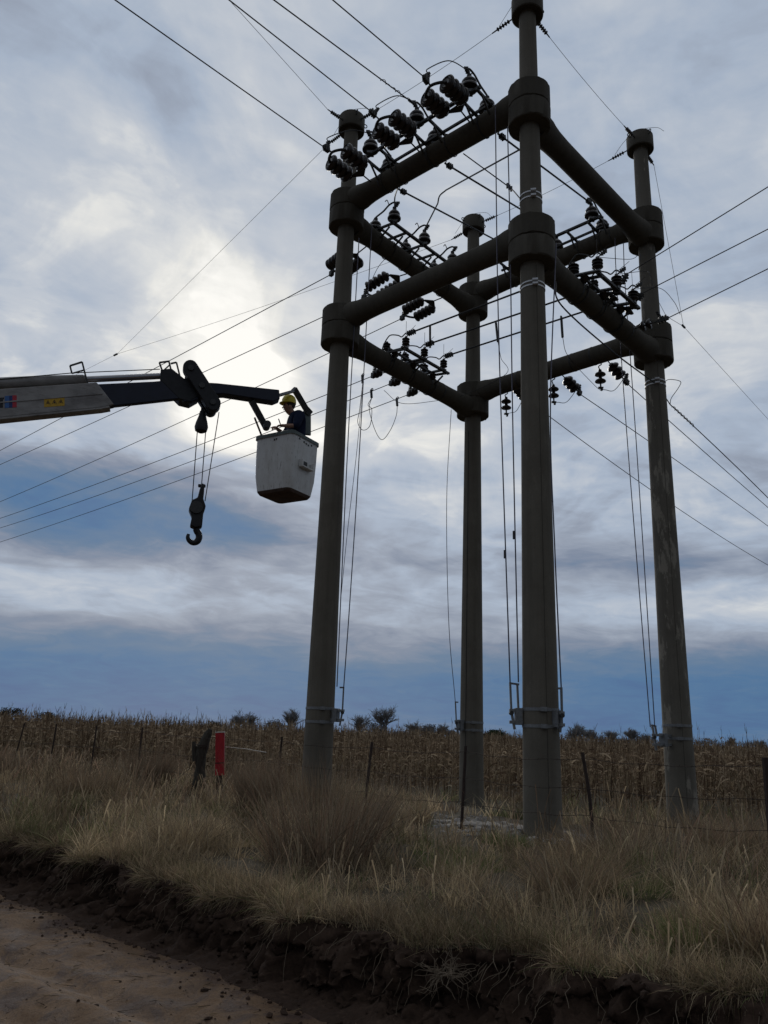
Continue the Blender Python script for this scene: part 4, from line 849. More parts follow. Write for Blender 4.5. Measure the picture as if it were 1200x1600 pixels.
# pivot plate
def stadium(p, q, r, n=10):
    ang = math.atan2(q[1] - p[1], q[0] - p[0]); o = []
    for i in range(n + 1): a = ang - math.pi / 2 + math.pi * i / n; o.append((q[0] + r * math.cos(a), q[1] + r * math.sin(a)))
    for i in range(n + 1): a = ang + math.pi / 2 + math.pi * i / n; o.append((p[0] + r * math.cos(a), p[1] + r * math.sin(a)))
    return o
prismK(stadium((297, 577), (333, 633), 11.5), 0.17, -0.10).build('pivot_plate', M['black'], crane, bevel=0.012)
prismK(stadium((299, 580), (331, 630), 9.5), 0.14, 0.26).build('pivot_plate', M['black'], crane, bevel=0.01)
for q in ((298, 579), (332, 632), (315, 606)): MB().tube([K(*q) - AWAY * 0.13, K(*q) + AWAY * 0.42], 0.05, 14).build('pin', M['darksteel'], crane)
# jib arm
prismK([(322, 595.5), (340, 596.5), (437, 607), (438, 621), (428, 625), (350, 613), (330, 613.5), (318, 610)], 0.22, 0.05).build('jib_arm', M['boomblue'], crane, smooth=False, bevel=0.012)
# lettering and stickers on the flank, as flat decals 3 mm proud
def decal(pts, m, name, o=-0.004): return MB().prism([K(*q) + AWAY * o for q in pts], AWAY * 0.003).build(name, M[m], crane, smooth=False)
sl_ = lambda x: -0.075 * x
def rect(x0, y0, x1, y1): return [(x0, y0 + sl_(x0)), (x1, y0 + sl_(x1)), (x1, y1 + sl_(x1)), (x0, y1 + sl_(x0))]
decal(rect(-9, 621.5, 6.6, 624.3), 'stickblk', 'letter'); decal(rect(-0.5, 624.3, 4.6, 637.2), 'stickblk', 'letter')
decal(rect(7.5, 619.5, 14.2, 638.3), 'stickblue', 'stripe'); decal(rect(14.2, 619.5, 19.6, 638.3), 'sticknavy', 'stripe'); decal(rect(19.6, 619.5, 26, 638.3), 'stickred', 'stripe')
yl = decal(rect(69, 629.0, 101, 641.5), 'stickyel', 'warning_sticker')
for i in range(3):
    cx = 75 + i * 10; y0 = 635.3 + sl_(cx)
    decal([(cx, y0 - 4.4), (cx + 3.6, y0 + 2.2), (cx + 2.9, y0 + 2.2), (cx, y0 - 3.1), (cx - 2.9, y0 + 2.2), (cx - 3.6, y0 + 2.2)], 'stickblk', 'warning_triangle', -0.007)
    decal([(cx - 0.4, y0 - 1.5), (cx + 0.6, y0 - 1.5), (cx + 1.2, y0 + 1.4), (cx - 1.2, y0 + 1.4)], 'stickblk', 'warning_symbol', -0.007)

hb = thing('crane_hook_block', 'black crane hook block hanging on three thin ropes below the boom pivot', 'crane hook', K(308, 800))
O = AWAY * 0.12
MB().lathe([(0.02, 0.21), (0.05, 0.19), (0.065, 0.10), (0.10, -0.02), (0.115, -0.10), (0.10, -0.17), (0.05, -0.20), (0.0, -0.205)], K(316, 655) + O, (0, 0, 1), 18).build('swivel_weight', M['black'], hb)
MB().bar(K(317, 634) + O, K(316, 646) + O, 0.06, 0.05).build('swivel_link', M['black'], hb, smooth=False)
for a, b in (((309, 668), (300.5, 782)), ((322, 670), (315.5, 756)), ((343, 640), (321, 780))): MB().tube([K(*a) + O, K(*b) + O], 0.009, 6).build('rope', M['wire'], hb)
blk = [(316, 753), (320, 756), (319, 770), (318, 778), (322, 790), (318, 801), (316, 822), (305, 824), (297, 820), (300, 806), (295, 794), (300, 780), (309, 776), (312, 764)]
MB().prism([K(*q) + O - AWAY * 0.09 for q in blk], AWAY * 0.18).build('block_body', M['black'], hb, bevel=0.02)
MB().tube([K(307, 792) + O - AWAY * 0.12, K(307, 792) + O + AWAY * 0.12], 0.105, 22).build('sheave', M['darksteel'], hb)
MB().box(K(316, 756) + O, (0.12, 0.06, 0.05)).build('rope_anchor', M['black'], hb, bevel=0.01)
hk = [(307, 824), (308.5, 828), (311, 832), (311.5, 838), (308, 844), (301.5, 845.5), (296, 842), (293.8, 837), (295, 832)]
hc = bez([K(*q) + O for q in hk], 40); MB().tube(hc, [0.055 * (1 - 0.55 * max(0, i / len(hc) - 0.45) / 0.55) for i in range(len(hc))], 12).build('hook', M['black'], hb)

# bucket
YAW = R(31)
n1 = Vector((-math.sin(YAW), -math.cos(YAW), 0)); n2 = Vector((math.cos(YAW), -math.sin(YAW), 0))
BKH = 1.07
near_top = U(458, 671, 13.75)
sx_, sy_ = 0.84, 0.80          # size along n2 (left face width) and along n1 (right face width)
def BK(u, v, z): return near_top - n2 * (sx_ * u) - n1 * (sy_ * v) + Vector((0, 0, z))     # u: 0 near corner..1 left, v: 0..1 away
bk = thing('crane_bucket', 'scuffed white work bucket hanging from the boom end with a man in it', 'bucket', BK(.5, .5, -BKH))
def ring(z, ins, rnd=0.09, n=5):
    o = []
    for (cu, cv, a0) in ((0, 0, 0), (1, 0, 1), (1, 1, 2), (0, 1, 3)):
        iu, iv = ins + rnd, ins + rnd; c_u = (iu / sx_) if cu == 0 else 1 - iu / sx_; c_v = (iv / sy_) if cv == 0 else 1 - iv / sy_
        for i in range(n + 1):
            a = (a0 * 90 + 90 * i / n); du = -math.cos(R(a)); dv = -math.sin(R(a))
            if a0 == 0: a_ = R(90 * i / n); du, dv = -math.cos(a_), -math.sin(a_)
            elif a0 == 1: a_ = R(90 * i / n); du, dv = math.sin(a_), -math.cos(a_)
            elif a0 == 2: a_ = R(90 * i / n); du, dv = math.cos(a_), math.sin(a_)
            else: a_ = R(90 * i / n); du, dv = -math.sin(a_), math.cos(a_)
            o.append(BK(c_u + du * rnd / sx_, c_v + dv * rnd / sy_, z))
    return o
def loft(rings, cap0=False, cap1=False):
    b = MB(); m = len(rings[0])
    for r_ in rings: b.v += r_
    for i in range(len(rings) - 1):
        for k in range(m): b.f.append((i * m + k, i * m + (k + 1) % m, (i + 1) * m + (k + 1) % m, (i + 1) * m + k))
    if cap0: b.f.append(tuple(range(m)))
    if cap1: b.f.append(tuple((len(rings) - 1) * m + k for k in range(m)))
    return b
loft([ring(-BKH + 0.05, 0.050), ring(-BKH + 0.16, 0.036), ring(-0.75, 0.016), ring(-0.4, 0.004), ring(-0.05, 0.0), ring(-0.05, 0.03), ring(-BKH + 0.12, 0.09)], False, True).build('shell', M['bucketwhite'], bk, ang=50)
loft([ring(-BKH, 0.08), ring(-BKH + 0.035, 0.057), ring(-BKH + 0.05, 0.052)], True, True).build('underside', M['bucketfloor'], bk, ang=50)
loft([ring(-0.06, -0.018), ring(0.0, -0.018), ring(0.012, 0.0), ring(0.0, 0.035), ring(-0.05, 0.035)]).build('rim', M['rim'], bk, ang=50)
# step pocket on the right-hand face
st = MB(); c_ = BK(-0.045, 0.50, -0.52); zv = Vector((0, 0, 1))
st.box(c_ + zv * -0.075, (0.34, 0.09, 0.025), (n1, n2, zv)); st.box(c_ + n1 * 0.16 + zv * -0.01, (0.025, 0.09, 0.12), (n1, n2, zv)); st.box(c_ - n1 * 0.16 + zv * -0.01, (0.025, 0.09, 0.12), (n1, n2, zv)); st.build('step', M['bucketwhite'], bk, smooth=False, bevel=0.006)
MB().box(BK(0.004, 0.50, -0.51), (0.13, 0.012, 0.09), (n1, n2, zv)).build('step_opening', M['black'], bk, smooth=False)
bl = MB()
for q in ((0.25, -0.10), (0.42, -0.12), (0.50, -0.13), (0.58, -0.14), (0.70, -0.11)): bl.box(BK(0.0, q[0], q[1]), (0.03, 0.014, 0.03), (n1, n2, zv))
for q in ((0.42, -0.12), (0.47, -0.125)): bl.box(BK(q[0], 0.0, q[1]), (0.022, 0.014, 0.034), (n2, n1, zv))
bl.build('bolt', M['black'], bk, smooth=False)
# hanger arms holding the bucket to the jib
def arm(pts, w, h, name, m='darksteel', o=0.12):
    b = MB(); P_ = [K(*q, q2) + AWAY * o for *q, q2 in pts]
    for i in range(len(P_) - 1): b.bar(P_[i], P_[i + 1], w, h, AWAY)
    return b.build(name, M[m], bk, smooth=False, bevel=0.006)
arm([(394, 622, 0.0), (417, 664, 0.25)], 0.10, 0.085, 'hanger_arm')
MB().tube([K(418, 662, 0.2) , K(418, 662, 0.2) + AWAY * 0.2], 0.065, 16).build('hanger_pivot', M['darksteel'], bk)
arm([(436, 614, 0.0), (461, 607, 0.15)], 0.05, 0.05, 'tie_bar', 'galv'); arm([(461, 603, 0.15), (484, 642, 0.55)], 0.09, 0.09, 'rear_arm'); 
arm([(479, 636, 0.5), (486, 644, 0.55)], 0.13, 0.10, 'rear_knuckle'); arm([(482, 640, 0.55), (482, 676, 0.45)], 0.13, 0.05, 'back_post', 'rim')
MB().tube([BK(0.93, 0.2, -0.02), K(398, 653, 0.1)], 0.018, 8).build('lever_stick', M['darksteel'], bk)

# ------------------------------------------------------------------ man in the bucket
fl = BK(.5, .5, -BKH + 0.13).z
hd = U(451.0, 635.5, 14.35)                                             # middle of the head
fx = Vector((-0.90, -0.35, 0)).normalized(); sdv = Vector((-fx.y, fx.x, 0))   # facing left, slightly to the camera; sdv points to his left hand
pel = Vector((hd.x, hd.y, 0)) - fx * 0.17; zf = fl; ht = hd.z - zf + 0.12
def J(f, s, z): return pel + fx * f + sdv * s + Vector((0, 0, zf + z))
hs = hd.z - zf                                                          # head centre height above the bucket floor
def skin(name, verts, edges, radii, m, parent=None, root=0, sub=2):
    me = bpy.data.meshes.new(name); w = wloc(parent) if parent is not None else Vector((0, 0, 0)); me.from_pydata([tuple(v - w) for v in verts], edges, []); o = bpy.data.objects.new(name, me); COL.objects.link(o)
    if parent is not None: o.parent = parent
    md = o.modifiers.new('skin', 'SKIN'); md.use_smooth_shade = True
    for i, r in enumerate(radii):
        sv_ = me.skin_vertices[0].data[i]; sv_.radius = r if isinstance(r, tuple) else (r, r); sv_.use_root = (i == root)
    s_ = o.modifiers.new('subdivision', 'SUBSURF'); s_.levels = sub; s_.render_levels = sub; me.materials.append(m); return o
class Sk:
    def __init__(s): s.v = []; s.e = []; s.r = []
    def add(s, p, r, par=None):
        s.v.append(p); s.r.append(r); i = len(s.v) - 1
        if par is not None: s.e.append((par, i))
        return i
    def chain(s, par, ps, rs):
        for p, r in zip(ps, rs): par = s.add(p, r, par)
        return par
sh = hs - 0.175; hp = sh - 0.52
rim_pt = U(430, 667.5, 13.92)                                          # right hand resting on the near rim
lh = J(0.33, 0.22, sh - 0.30)
el_r = J(0.13, -0.30, sh - 0.27); el_l = J(0.08, 0.27, sh - 0.28)
B_ = Sk(); root = B_.add(J(0, 0, hp), (0.14, 0.11)); s1 = B_.add(J(0.0, 0, hp + 0.2), (0.135, 0.105), root); s2_ = B_.add(J(0.02, 0, sh - 0.06), (0.15, 0.11), s1); nk = B_.add(J(0.07, 0, sh + 0.04), 0.070, s2_)
h0 = B_.chain(nk, [J(0.13, 0, hs - 0.10), J(0.17, 0, hs - 0.04), J(0.17, 0, hs + 0.05), J(0.16, 0, hs + 0.11)], [0.070, (0.085, 0.105), (0.090, 0.112), 0.065])
hand_ends = []
for sg, el, hw in ((-1, el_r, rim_pt), (1, el_l, lh)):
    a = B_.chain(s2_, [J(0.02, sg * 0.18, sh - 0.01), el, el + (hw - el) * 0.55, el + (hw - el) * 0.86], [0.062, 0.045, 0.040, 0.028])
    d = (hw - el).normalized(); sd2 = d.cross(Vector((0, 0, 1))).normalized(); dn_ = d.cross(sd2); dn_ = dn_ if dn_.z < 0 else -dn_
    palm = B_.add(hw, (0.038, 0.020), a)
    for i, (o_, ln) in enumerate(((-0.030, 0.070), (-0.010, 0.080), (0.010, 0.076), (0.030, 0.060))):
        b0 = hw + sd2 * o_ + d * 0.035; B_.chain(palm, [b0, b0 + d * ln * 0.45 + dn_ * 0.012, b0 + d * ln * 0.7 + dn_ * 0.045, b0 + d * ln * 0.72 + dn_ * 0.075], [0.0095, 0.009, 0.0085, 0.0075])
    tb = hw - sd2 * 0.035 * sg - d * 0.01; B_.chain(palm, [tb, tb - sd2 * 0.03 * sg + d * 0.03 + dn_ * 0.01, tb - sd2 * 0.035 * sg + d * 0.055 + dn_ * 0.025], [0.012, 0.0105, 0.009])
for sg in (-1, 1):
    B_.chain(root, [J(0, sg * 0.10, hp - 0.08), J(0.03, sg * 0.12, hp * 0.5), J(0.0, sg * 0.12, 0.09), J(0.10, sg * 0.13, 0.04), J(0.17, sg * 0.135, 0.035)], [0.085, 0.060, 0.042, 0.042, 0.032])
body = skin('person', B_.v, B_.e, B_.r, M['skin']); tag(body, 'man in yellow hard hat and navy workwear standing in the white bucket, hand on rim', 'person')
Jk = Sk(); r0_ = Jk.add(J(-0.02, 0, hp + 0.02), (0.20, 0.17)); j1 = Jk.add(J(-0.01, 0, hp + 0.22), (0.20, 0.18), r0_); j2 = Jk.add(J(0.0, 0, sh - 0.09), (0.225, 0.185), j1); Jk.add(J(0.06, 0, sh + 0.05), 0.115, j2)
for sg, el, hw in ((-1, el_r, rim_pt), (1, el_l, lh)): Jk.chain(j2, [J(0.01, sg * 0.19, sh - 0.03), el, el + (hw - el) * 0.22], [0.105, 0.080, 0.066])
skin('jacket', Jk.v, Jk.e, Jk.r, M['navy'], body)
Tr = Sk(); r1_ = Tr.add(J(0, 0, hp), (0.165, 0.13))
for sg in (-1, 1): Tr.chain(r1_, [J(0, sg * 0.10, hp - 0.1), J(0.03, sg * 0.12, hp * 0.5), J(0, sg * 0.12, 0.12)], [0.10, 0.078, 0.065])
skin('trousers', Tr.v, Tr.e, Tr.r, M['navy'], body)
hc_ = J(0.17, 0, hs + 0.05)
tilt = (Vector((0, 0, 1)) + fx * 0.02).normalized()
dome = MB(); dome.lathe([(0.130, 0.0), (0.132, 0.03), (0.128, 0.08), (0.108, 0.13), (0.07, 0.162), (0.03, 0.175), (0.0, 0.177)], hc_, tilt, 28)
hel = dome.build('hard_hat', M['helmet'], body)
br = MB(); bp = []
for i in range(13): a = R(-75 + 150 * i / 12); bp.append(hc_ + fx * math.cos(a) * (0.125 + 0.05 * math.cos(a)) + sdv * math.sin(a) * 0.13 + Vector((0, 0, -0.012 * math.cos(a) + 0.002)))
for i in range(13): a = R(75 - 150 * i / 12); bp.append(hc_ + fx * math.cos(a) * 0.11 + sdv * math.sin(a) * 0.115 + Vector((0, 0, 0.01)))
br.prism(bp, Vector((0, 0, 0.012))); br.build('brim', M['helmet'], hel)
MB().tube(bez([hc_ + fx * 0.11 + Vector((0, 0, 0.095)), hc_ + fx * 0.05 + Vector((0, 0, 0.169)), hc_ + Vector((0, 0, 0.181)), hc_ - fx * 0.06 + Vector((0, 0, 0.165)), hc_ - fx * 0.115 + Vector((0, 0, 0.09))], 18), 0.014, 8).build('ridge', M['helmet'], hel)
# face: nose, eyes, mouth, ears as small raised features
fc = J(0.17, 0, hs - 0.01)
MB().prism([fc + fx * 0.095 + Vector((0, 0, 0.01)), fc + fx * 0.125 + Vector((0, 0, -0.035)) + sdv * 0.017, fc + fx * 0.09 + Vector((0, 0, -0.042))], sdv * -0.022).build('nose', M['skin'], body, bevel=0.004)
for sg in (-1, 1):
    MB().lathe([(0.0, -0.012), (0.010, -0.006), (0.012, 0), (0.010, 0.006), (0, 0.012)], fc + fx * 0.088 + sdv * (sg * 0.034) + Vector((0, 0, 0.012)), fx, 10).build('eye', M['hair'], body)
    MB().lathe([(0.012, -0.01), (0.03, -0.004), (0.03, 0.006), (0.012, 0.01)], fc + sdv * (sg * 0.083) - fx * 0.01 + Vector((0, 0, -0.01)), sdv, 14).build('ear', M['skin'], body)
MB().box(fc + fx * 0.087 + Vector((0, 0, -0.065)), (0.012, 0.05, 0.008), (fx, sdv, Vector((0, 0, 1)))).build('mouth', M['hair'], body, bevel=0.003)
hrm = MB(); hrm.lathe([(0.097, 0.0), (0.100, -0.03), (0.088, -0.065), (0.06, -0.085)], hc_ - fx * 0.022, (0, 0, 1), 22); hrm.build('hair', M['hair'], body)
pen = U(437.5, 659, 13.98); tag(MB().tube([pen + Vector((0, 0, -0.09)) + fx * -0.03, pen + Vector((0, 0, 0.05)) + fx * 0.03], 0.010, 8).build('tool_handle', M['darksteel']), 'short dark tool handle held above the bucket rim by the man', 'tool')

# ------------------------------------------------------------------ fence, wooden post, red marker
NF = 10.85
fp = {px: ground_at(px, NF) for px in (-120, -60, 26, 84, 148, 220, 439, 573, 722, 921, 1191, 1330)}
fence = thing('wire_fence', 'old rusty barbed wire fence with thin iron posts in front of the maize field', 'fence', fp[722])
TOPZ = {}
for px, p in sorted(fp.items()):
    lean = {722: Vector((0.06, 0, 0)), 921: Vector((-0.10, 0.05, 0)), 573: Vector((0.10, 0, 0)), 26: Vector((0.18, 0, 0)), 84: Vector((0.03, 0, 0))}.get(px, Vector((0.02, 0, 0)))
    thick = 0.048 if px >= 1191 else (0.026 if px in (722, 573, 921) else 0.022); hgt = 1.28 if px > 300 else 1.36
    q = p + Vector((0, 0, hgt)) + lean; mid = (p + q) / 2 + (Vector((0.03, 0, 0)) if px in (921,) else Vector((0, 0, 0)))
    MB().tube(bez([p - Vector((0, 0, 0.3)), p, mid, q], 12), thick, 7).build('post', M['rust'], fence); TOPZ[px] = (p, q)
ks = sorted(fp)
for lvl in (0.93, 0.62, 0.33):
    b = MB(); prev = None
    for a_, b_ in zip(ks[:-1], ks[1:]):
        P0 = TOPZ[a_][0] + (TOPZ[a_][1] - TOPZ[a_][0]) * lvl - NR * 0.03; P1 = TOPZ[b_][0] + (TOPZ[b_][1] - TOPZ[b_][0]) * lvl - NR * 0.03
        b.tube([P0 + (P1 - P0) * u + Vector((0, 0, -0.05 * 4 * u * (1 - u) + 0.01 * math.sin(u * 19 + lvl * 7))) for u in np.linspace(0, 1, 14)], 0.0042, 5)
        m_ = int((P1 - P0).length / 0.16)
        for i in range(m_):
            u = (i + 0.5) / m_; c_ = P0 + (P1 - P0) * u + Vector((0, 0, -0.05 * 4 * u * (1 - u))); b.tube([c_ - Vector((0.006, 0, 0.016)), c_ + Vector((0.006, 0, 0.016))], 0.0025, 4)
    b.build('barbed_wire', M['rust'], fence)
wp = ground_at(317, NF)
woodt = thing('wooden_post', 'stout gnarled grey wooden fence post with a split leaning top', 'post', wp)
wr = MB(); zz0 = np.linspace(-0.3, 1.34, 18)
wr.tube([wp + Vector((0.015 * math.sin(z * 5) + (0.12 if z > 0.85 else 0.0) * (z - 0.85) / 0.4, 0, z)) for z in zz0], [0.135 - 0.025 * max(0, z) + 0.018 * math.sin(z * 9) - (0.05 if z > 1.28 else 0) for z in zz0], 12)
for i, v in enumerate(wr.v): wr.v[i] = v + Vector((0.010 * math.sin(v.z * 3 + i * 2.4), 0.01 * math.cos(i * 1.7), 0))
wr.build('trunk', M['wood'], woodt)
MB().tube([wp + Vector((-0.12, -0.05, 0.65)), wp + Vector((-0.16, -0.04, 0.92)), wp + Vector((-0.18, -0.03, 1.06))], [0.05, 0.055, 0.035], 8).build('side_stub', M['wood'], woodt)
wrp = MB()
for z in (0.95, 0.99): wrp.torus(wp + Vector((0, 0, z)), (0.1, 0, 1), 0.155, 0.008, 22, 5)
wrp.build('wire_wrap', M['rust'], woodt)
rp = ground_at(351.5, NF - 0.15)
redt = thing('marker_post', 'bright red square marker post with a white top beside the gnarled wooden post', 'marker post', rp)
rx = Vector((1, 0.1, 0)).normalized(); ry = Vector((-0.1, 1, 0)).normalized(); zv = Vector((0, 0, 1))
MB().box(rp + zv * 0.90, (0.185, 0.15, 0.86), (rx, ry, zv)).build('red_sleeve', M['red'], redt, smooth=False, bevel=0.008)
MB().box(rp + zv * 0.72 - ry * 0.077, (0.186, 0.008, 0.02), (rx, ry, zv)).build('seam', M['rust'], redt, smooth=False)
MB().box(rp + zv * 1.342, (0.192, 0.157, 0.022), (rx, ry, zv)).build('white_top', M['cream'], redt, smooth=False, bevel=0.004)
MB().box(rp + zv * 0.20, (0.13, 0.12, 0.56), (rx, ry, zv)).build('foot', M['rust'], redt, smooth=False, bevel=0.006)
redt.rotation_euler = (0, -0.08, 0)
q0 = ground_at(354, NF); q1 = ground_at(418, NF)
tag(MB().tube([q0 + zv * 1.02, (q0 + q1) / 2 + zv * 1.0, q1 + zv * 0.95], 0.006, 6).build('pale_cord', M['cream']), 'pale cord stretched right from the red marker post in front of the maize', 'cord')
# ------------------------------------------------------------------ rubble between the poles
def lump(c_, sx2, sy2, sz2, seed, m, name, n=26):
    r_ = np.random.default_rng(seed); u, v = np.meshgrid(np.linspace(0, 2 * np.pi, n, endpoint=False), np.linspace(-0.5, np.pi / 2, n // 2), indexing='ij'); k = 1 + 0.28 * fbm(u * 5 + seed, v * 6 + seed * 2, 3, 0.7) * np.cos(v) + 0.55 * fbm(np.cos(u) * 1.6 + seed * 3 + np.sin(v) * 2, np.sin(u) * 1.6 + v, 4, 0.6)
    x = np.cos(u) * np.cos(v) * sx2 * k; y = np.sin(u) * np.cos(v) * sy2 * k; z = np.sin(v) * sz2 * k
    P_ = np.stack([c_.x + x * ER.x + y * NR.x, c_.y + x * ER.y + y * NR.y, c_.z + z], -1).reshape(-1, 3); i = np.arange(n * (n // 2)).reshape(n, n // 2); j = np.roll(i, -1, 0)
    f = np.stack([i[:, :-1], j[:, :-1], j[:, 1:], i[:, 1:]], -1); return raw_mesh(name, P_, f, 4, m, smooth=True)
rb = ground_at(772, 11.35); tag(lump(rb, 0.80, 0.36, 0.12, 3, M['rubble'], 'rubble_heap', 44), 'low pale heap of broken rubble between the rear and front poles', 'rubble heap')
for i, (px, n_, s_, lab) in enumerate([(715, 11.9, 0.10, 'pale broken stone left of the rubble heap by the leaning fence post'), (752, 12.3, 0.12, 'pale stone just behind the rubble heap'), (735, 11.2, 0.07, 'small pale stone in front of the rubble heap'), (806, 11.0, 0.08, 'small pale stone at the foot of the front pole, left side'), (905, 11.4, 0.12, 'pale stone on the ground right of the front pole'), (893, 11.0, 0.08, 'small pale stone right of the front pole foot'), (785, 10.95, 0.09, 'flat pale stone at the near edge of the rubble heap')]):
    p = ground_at(px, n_); tag(lump(p, s_ * 1.3, s_, s_ * 0.7, 20 + i, M['rubble'], 'stone', 16), lab, 'stone', 'loose pale stones near the front pole')
gp = []
tag(lump(ground_at(765, 11.7) - Vector((0, 0, 0.03)), 1.6, 0.9, 0.045, 9, M['rubble'], 'gravel_patch', 60), kind='structure')
gm = MB()
for i in range(1300):
    px = rng.uniform(680, 935); n_ = rng.normal(11.6, 0.5); p = ground_at(px, n_); gm.rock(p, float(rng.uniform(0.012, 0.045)))
tag(gm.build('gravel', M['rubble'], smooth=False), 'pale gravel and chips scattered around the front pole foot', 'gravel', kind='stuff')

# ------------------------------------------------------------------ grass
def ribbons(base, dirn, length, width, bend, tint, seg=3, tipw=0.15):
    """flat tapered blades as quads: base (n,3), dirn (n,3) unit lean, bend (n,3) droop offset at tip"""
    n = len(base); t = np.linspace(0, 1, seg + 1)
    c_ = base[:, None] + dirn[:, None] * (length[:, None, None] * t[None, :, None]) + bend[:, None] * (t[None, :, None] ** 2)
    side = np.cross(dirn, np.stack([rng.normal(size=n), rng.normal(size=n), rng.normal(size=n) * 0.3], -1)); side /= np.linalg.norm(side, axis=1, keepdims=True) + 1e-9
    w = width[:, None] * (1 - (1 - tipw) * t[None] ** 1.4) * 0.5
    v = np.stack([c_ - side[:, None] * w[..., None], c_ + side[:, None] * w[..., None]], 2).reshape(-1, 3)
    b0 = (np.arange(n) * (seg + 1) * 2)[:, None, None] + (np.arange(seg) * 2)[None, :, None]
    f = (b0 + np.array([0, 1, 3, 2])[None, None]).reshape(-1); tv = np.repeat(tint, (seg + 1) * 2, 0)
    return v, f, tv
class Bag:
    def __init__(s): s.v = []; s.f = []; s.t = []; s.n = 0
    def add(s, v, f, t): s.v.append(v); s.f.append(f + s.n); s.t.append(t); s.n += len(v)
    def build(s, name, m): return raw_mesh(name, np.concatenate(s.v), np.concatenate(s.f), 4, m, np.concatenate(s.t))
TAN = np.array((0.285, 0.222, 0.145)); STRAW = np.array((0.46, 0.375, 0.255)); GREEN = np.array((0.130, 0.155, 0.062)); RED = np.array((0.195, 0.134, 0.097)); GREY = np.array((0.205, 0.172, 0.130)); DARKB = np.array((0.060, 0.046, 0.034))
def scatter(cs, cn, per, hmin, hmax, spread, lean, wid, pal, probs, bag, droop=0.5, seg=3, tipw=0.15):
    k = len(cs); ci = np.repeat(np.arange(k), per); m = len(ci)
    hc2 = rng.uniform(hmin, hmax, k) if np.isscalar(hmin) else hmin + (hmax - hmin) * rng.random(k)
    s_ = cs[ci] + rng.normal(0, spread, m); n_ = cn[ci] + rng.normal(0, spread, m); z = z_verge(s_, n_) - 0.02
    base_ = np.stack([s_ * ER.x + n_ * NR.x, s_ * ER.y + n_ * NR.y, z], -1)
    az = rng.uniform(0, 2 * np.pi, m); ln = np.abs(rng.normal(0, lean, m)); d_ = np.stack([np.cos(az) * np.sin(ln), np.sin(az) * np.sin(ln), np.cos(ln)], -1)
    Ln = hc2[ci] * rng.uniform(0.38, 0.98, m); bend = np.stack([np.cos(az), np.sin(az), -0.6 * np.ones(m)], -1) * (Ln * droop * rng.random(m))[:, None]
    pi = rng.choice(len(pal), k, p=probs); col = np.array(pal)[pi][ci]; mixp = rng.choice(len(pal), m, p=probs); col = 0.6 * col + 0.4 * np.array(pal)[mixp]; col = col * rng.uniform(0.55, 1.4, m)[:, None] * (rng.uniform(0.65, 1.35, k) * np.clip(1 + 0.7 * fbm(cs * 1.1 + 5, cn * 1.1 + 90, 3), 0.6, 1.5))[ci][:, None]
    dist = np.hypot(base_[:, 0], base_[:, 1]); w = wid * np.maximum(1, dist / 9.0) * rng.uniform(0.7, 1.3, m)
    bag.add(*ribbons(base_, d_, Ln, w, bend, col, seg, tipw))
for _c in (TAN, STRAW, GREY, RED): _c *= np.array((1.18, 1.15, 1.09))
GREEN *= 1.1
def region(ndens, s0, s1, n0, n1, hole=True):
    m = int(ndens * (s1 - s0) * (n1 - n0)); s_ = rng.uniform(s0, s1, m); n_ = rng.uniform(n0, n1, m); x = s_ * ER.x + n_ * NR.x; y = s_ * ER.y + n_ * NR.y
    k = (y > 2.0) & (np.abs(x / np.maximum(y, 1)) < 0.95) & (n_ > n_top(s_) + 0.02)
    k &= (fbm(s_ * 1.5 + 50, n_ * 1.5 + 11, 3) > -0.26 + 0.22 * rng.random(m)) | (n_ < n_top(s_) + 0.5)
    if hole:   # trodden bare ground round the rubble
        px = 600 + F * x / np.maximum(y, 1) * 0.96; bare = (n_ > 10.7) & (n_ < 13.2) & (px > 680) & (px < 925); k &= ~(bare & (rng.random(m) < 0.97)); fr = (n_ > 9.0) & (n_ <= 10.7) & (px > 670) & (px < 900); k &= ~(fr & (rng.random(m) < 0.72)); foot = ((n_ > 11.8) & (n_ < 17) & (px > 1005) & (px < 1120)) | ((n_ > 12.5) & (n_ < 17) & (px > 690) & (px < 800)); k &= ~(foot & (rng.random(m) < 0.85))
    return s_[k], n_[k]
gb = Bag()
pal = [TAN, STRAW, GREEN, RED, GREY]
patch = lambda s_, n_: fbm(s_ * 0.45 + 9, n_ * 0.45 + 2, 3)
# height and greenness vary in patches
def field(nd_, s0, s1, n0, n1, per, hs_, wid, spread=0.07, lean=0.35):
    s_, n_ = region(nd_, s0, s1, n0, n1); p = patch(s_, n_); q = fbm(s_ * 0.6 + 40, n_ * 0.6 + 70, 3)
    for lo_, hi_, kk in ((-9, -0.10, 0.70), (-0.10, 0.12, 1.0), (0.12, 9, 1.3)):
        for g0, g1, pr_ in ((-9, -0.16, (0.34, 0.28, 0.04, 0.14, 0.20)), (-0.16, 0.14, (0.34, 0.24, 0.09, 0.14, 0.19)), (0.14, 9, (0.22, 0.18, 0.38, 0.06, 0.16))):
            m_ = (p >= lo_) & (p < hi_) & (q >= g0) & (q < g1)
            if m_.sum(): scatter(s_[m_], n_[m_], per, hs_[0] * kk, hs_[1] * kk, spread, lean, wid, pal, pr_, gb)
field(26, -13, 4.5, 5.0, 8.2, 26, (0.16, 0.50), 0.0062, 0.05, 0.45)
field(16, -17, 6, 8.2, 11.5, 26, (0.18, 0.58), 0.0070, 0.06, 0.40)
field(12, -22, 7, 11.5, 15.5, 20, (0.20, 0.60), 0.0075, 0.09)
field(8, -42, -13, 5.0, 13.5, 20, (0.24, 0.62), 0.0080, 0.10)
field(5, -14, 8, 15.5, 21, 18, (0.2, 0.55), 0.008, 0.14)
